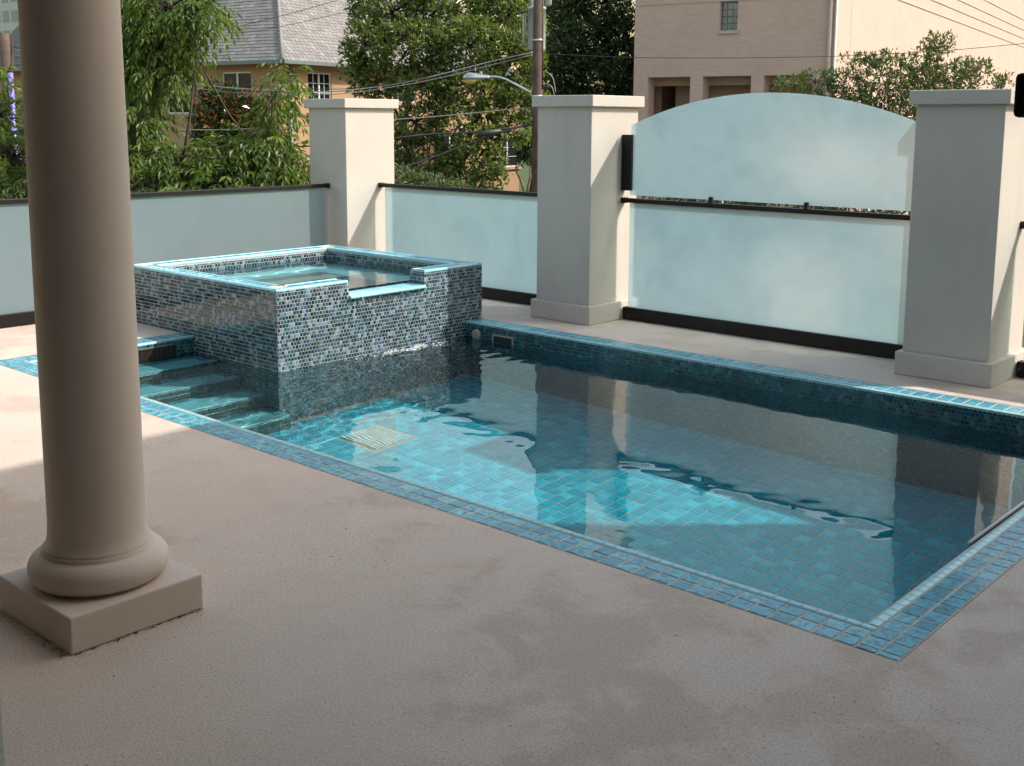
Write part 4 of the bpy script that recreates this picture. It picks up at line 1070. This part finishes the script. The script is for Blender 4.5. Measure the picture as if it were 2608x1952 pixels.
def tree(name, label, base_uvd, lobes, n_tw, per, L, W, leafmat, barkmat, style='spray', trunk_r=.16, shell=.5, group=None, twig=True, fork=None, zbase=None):
    lw = lobes_world(lobes)
    b = at(*base_uvd); base = np.array((b.x, b.y, GZ if zbase is None else zbase))
    t = thing(name, tuple(base), label, 'shrub' if 'shrub' in name or 'bush' in name else 'tree', group)
    P, K = sample_lobes(lw, n_tw, shell)
    # limbs to each lobe
    cen = np.mean([c for c, *_ in lw], 0); top = base*.4+np.array((cen[0], cen[1], cen[2]))*.6; top[2] = base[2]+(cen[2]-base[2])*(.45 if fork is None else fork)
    limbs = []
    for c, a, bb_, h in lw:
        m1 = top+(c-top)*.5+rng.normal(size=3)*.12*np.linalg.norm(c-top)*np.array((1, 1, .3)); e = c+(c-top)*.0
        limbs.append(([tuple(top), tuple(top+(m1-top)*.5+np.array((0, 0, .1))), tuple(m1), tuple((m1+e)/2+rng.normal(size=3)*.05), tuple(e)], [trunk_r*.55, trunk_r*.42, trunk_r*.3, trunk_r*.14, trunk_r*.05]))
    tubes('trunk', [([tuple(base-np.array((0, 0, .05))), tuple(base*.6+top*.4+rng.normal(size=3)*.06), tuple(top)], [trunk_r*1.25, trunk_r, trunk_r*.7])], barkmat, t, 12)
    tubes('limbs', limbs, barkmat, t, 8)
    tw = []
    # twigs from the lobe hearts towards sampled points
    if twig:
        idx = rng.choice(len(P), min(len(P), 420), replace=False); cs_ = np.array([c for c, *_ in lw])
        for i in idx:
            c = cs_[np.argmin(np.linalg.norm(cs_-P[i], axis=1))]; md = (c+P[i])/2+rng.normal(size=3)*.06
            tw.append(([tuple(c), tuple(md), tuple(P[i])], [trunk_r*.10, trunk_r*.06, trunk_r*.025]))
        tubes('twigs', tw, barkmat, t, 4)['kind'] = 'stuff'
    n = len(P)
    outd = K+np.array((0, 0, -.25 if style == 'pinnate' else .25)); outd = outd/np.linalg.norm(outd, axis=1, keepdims=True)
    Cs, Ds, Ns, Ls, Ws, Rr = [], [], [], [], [], []
    shade = rng.random(n)
    if style == 'pinnate':
        ax = outd*.8+unit(n)*.55; ax[:, 2] -= .25; ax /= np.linalg.norm(ax, axis=1, keepdims=True)
        side = np.cross(ax, np.array((0, 0, 1))); side /= np.linalg.norm(side, axis=1, keepdims=True)+1e-6
        rl = L*3.0*rng.uniform(.7, 1.25, n)
        for k in range(per):
            tt = (k//2+1)/(per/2+.5); sgn = 1 if k % 2 else -1
            pos = P+ax*(rl*tt)[:, None]; pos[:, 2] -= .30*rl*tt*tt
            d = ax*.75+side*sgn*(.85 if k < per-1 else .0)+rng.normal(size=(n, 3))*.18; d[:, 2] -= .55+.35*tt
            Cs.append(pos); Ds.append(d); Ns.append(np.array((0, 0, 1))+rng.normal(size=(n, 3))*.45)
            Ls.append(L*rng.uniform(.75, 1.25, n)); Ws.append(W*rng.uniform(.8, 1.2, n)); Rr.append(np.clip(shade*.75+rng.normal(size=n)*.14+.12, 0, 1))
    else:
        for k in range(per):
            d = outd*.5+unit(n)*.9; 
            if style == 'up': d[:, 2] += .45
            Cs.append(P+unit(n)*L*rng.uniform(.1, 1.1, (n, 1))); Ds.append(d); Ns.append(unit(n)*.7+np.array((0, 0, .8)))
            Ls.append(L*rng.uniform(.6, 1.25, n)); Ws.append(W*rng.uniform(.7, 1.25, n)); Rr.append(np.clip(shade*.6+rng.normal(size=n)*.2+.2, 0, 1))
    C, D, N, L_, W_, r_ = map(np.concatenate, (Cs, Ds, Ns, Ls, Ws, Rr))
    V, F = leafset(C, D, N, L_, W_, .22, .12 if style == 'pinnate' else .05)
    o = mesh_obj('crown', V, F, leafmat, t, rnd=np.repeat(r_, 2)); o['kind'] = 'stuff'
    return t
# left tree with drooping compound leaves, just outside the fence
tree('leafy_tree', 'leafy tree with drooping compound leaves right of the round column', (330, 500, 14.), [
    (340, 40, 90, 70, 12.5), (430, 20, 80, 45, 12.2), (515, 25, 45, 25, 12.), (400, 120, 85, 45, 12.4), (340, 200, 50, 55, 12.8), (400, 190, 35, 25, 12.2),
    (345, 310, 45, 50, 12.2), (340, 420, 70, 60, 12.), (450, 410, 60, 40, 12.), (570, 410, 70, 45, 12.2), (680, 390, 55, 50, 12.3), (665, 360, 35, 28, 12.2), (705, 250, 14, 38, 12.2), (748, 190, 14, 20, 12.2), (750, 430, 45, 45, 12.4), (560, 470, 110, 35, 11.8), (400, 490, 90, 30, 11.8)],
    1750, 9, .105, .034, M['leaf_pecan'], M['bark'], 'pinnate', .095, .35)
tree('leafy_tree', 'leafy tree seen between the left picture edge and the column', (-60, 500, 13.5), [
    (0, 300, 60, 70, 12.8), (30, 400, 60, 60, 12.5), (-20, 480, 70, 60, 12.3), (60, 500, 60, 50, 12.2), (-40, 220, 50, 45, 13.), (100, 420, 60, 80, 13)],
    420, 9, .098, .030, M['leaf_pecan'], M['bark'], 'pinnate', .09, .35)
tree('street_tree', 'tall full street tree between the two left pillars', (1120, 480, 34.), [
    (1000, 30, 110, 80, 33.), (1150, 20, 130, 90, 33.), (1290, 40, 110, 80, 33.), (930, 110, 60, 60, 32.5), (1050, 120, 110, 70, 32.), (1190, 120, 110, 70, 31.8), (1310, 150, 80, 70, 32.2), (900, 170, 40, 40, 32.5),
    (960, 205, 75, 45, 32.3), (1080, 220, 90, 50, 31.8), (1200, 230, 100, 55, 31.6), (1320, 250, 70, 60, 32.), (1060, 310, 75, 50, 31.8), (1180, 320, 90, 60, 31.5), (1290, 330, 60, 45, 31.8), (1090, 400, 70, 45, 31.8), (1210, 410, 85, 50, 31.5), (1050, 460, 60, 35, 31.6), (1160, 465, 70, 30, 31.5), (1255, 455, 40, 40, 31.8), (1000, 380, 45, 60, 32.2)],
    3000, 9, .165, .085, M['leaf_center'], M['bark'], 'spray', .24, .45)
tree('dark_tree', 'tall dark evergreen tree between the pole and the brick building', (1520, 480, 48.), [
    (1450, 20, 60, 70, 46.), (1540, 10, 80, 90, 46.), (1480, 110, 80, 70, 45.5), (1580, 120, 70, 80, 46.), (1430, 180, 60, 70, 45.), (1530, 200, 90, 70, 45.), (1620, 220, 60, 70, 46.), (1470, 270, 80, 50, 45.), (1590, 300, 80, 60, 45.)],
    2600, 8, .22, .10, M['leaf_dark'], M['bark'], 'spray', .28, .3)
tree('street_tree', 'lighter green tree behind the transformer', (1330, 420, 58.), [
    (1330, 20, 60, 60, 56.), (1400, 50, 60, 60, 55.), (1430, 110, 50, 60, 55.), (1380, 130, 60, 70, 55.), (1450, -20, 50, 50, 56.)],
    1200, 8, .24, .11, M['leaf_center'], M['bark'], 'spray', .24, .4)
tree('airy_shrub', 'airy small-leaved shrub rising behind the arched glass panel', (2270, 520, 21.), [
    (2010, 220, 40, 24, 20.5), (2080, 210, 50, 35, 20.), (2180, 200, 75, 60, 19.8), (2260, 230, 85, 80, 19.5), (2330, 190, 70, 55, 19.5), (2390, 200, 60, 50, 19.6), (2370, 125, 18, 40, 19.6), (2402, 118, 20, 34, 19.6), (2450, 195, 50, 45, 19.8), (2490, 175, 30, 22, 19.8), (2550, 215, 40, 25, 20.), (2300, 300, 90, 60, 19.5), (2200, 280, 70, 50, 19.6), (2120, 250, 60, 35, 20.), (2400, 260, 100, 50, 20.), (2240, 150, 45, 18, 19.8)],
    1150, 8, .085, .036, M['leaf_shrub'], M['bark_pale'], 'up', .10, .35)
tree('bronze_bush', 'bronze-leaved bush in front of the orange house', (570, 480, 37.), [
    (570, 270, 60, 45, 36.), (540, 310, 50, 40, 36.), (600, 320, 60, 40, 36.), (630, 270, 35, 30, 36.), (560, 360, 70, 40, 36.), (545, 232, 25, 18, 36.)],
    420, 7, .26, .11, M['leaf_mag'], M['bark'], 'up', .16, .5)
tree('low_bush', 'pale green bush low between the corner pillar and the tall pillar', (1010, 500, 24.), [
    (1000, 455, 60, 30, 23.), (940, 470, 60, 30, 23.), (1080, 475, 60, 25, 23.), (1150, 490, 70, 25, 23.), (880, 440, 35, 40, 23.)],
    380, 7, .12, .05, M['leaf_shrub'], M['bark_pale'], 'up', .08, .4)
tree('young_tree', 'slim young tree by the orange wall left of the pole', (1338, 520, 36.), [
    (1345, 395, 26, 30, 35.5), (1325, 375, 22, 18, 35.5), (1360, 360, 20, 25, 35.5)], 150, 7, .16, .07, M['leaf_dark'], M['bark_pale'], 'spray', .09, .5, fork=.75)
# shrubs seen through the slot under the arched pane and low behind it
tree('hedge_bush', 'dark hedge bush hidden low behind the frosted glass', (1950, 620, 16.), [
    (1700, 560, 120, 60, 15.), (1850, 560, 120, 60, 15.), (2000, 560, 130, 60, 15.), (2200, 560, 130, 60, 15.)], 500, 7, .10, .045, M['leaf_dark'], M['bark'], 'up', .08, .5)
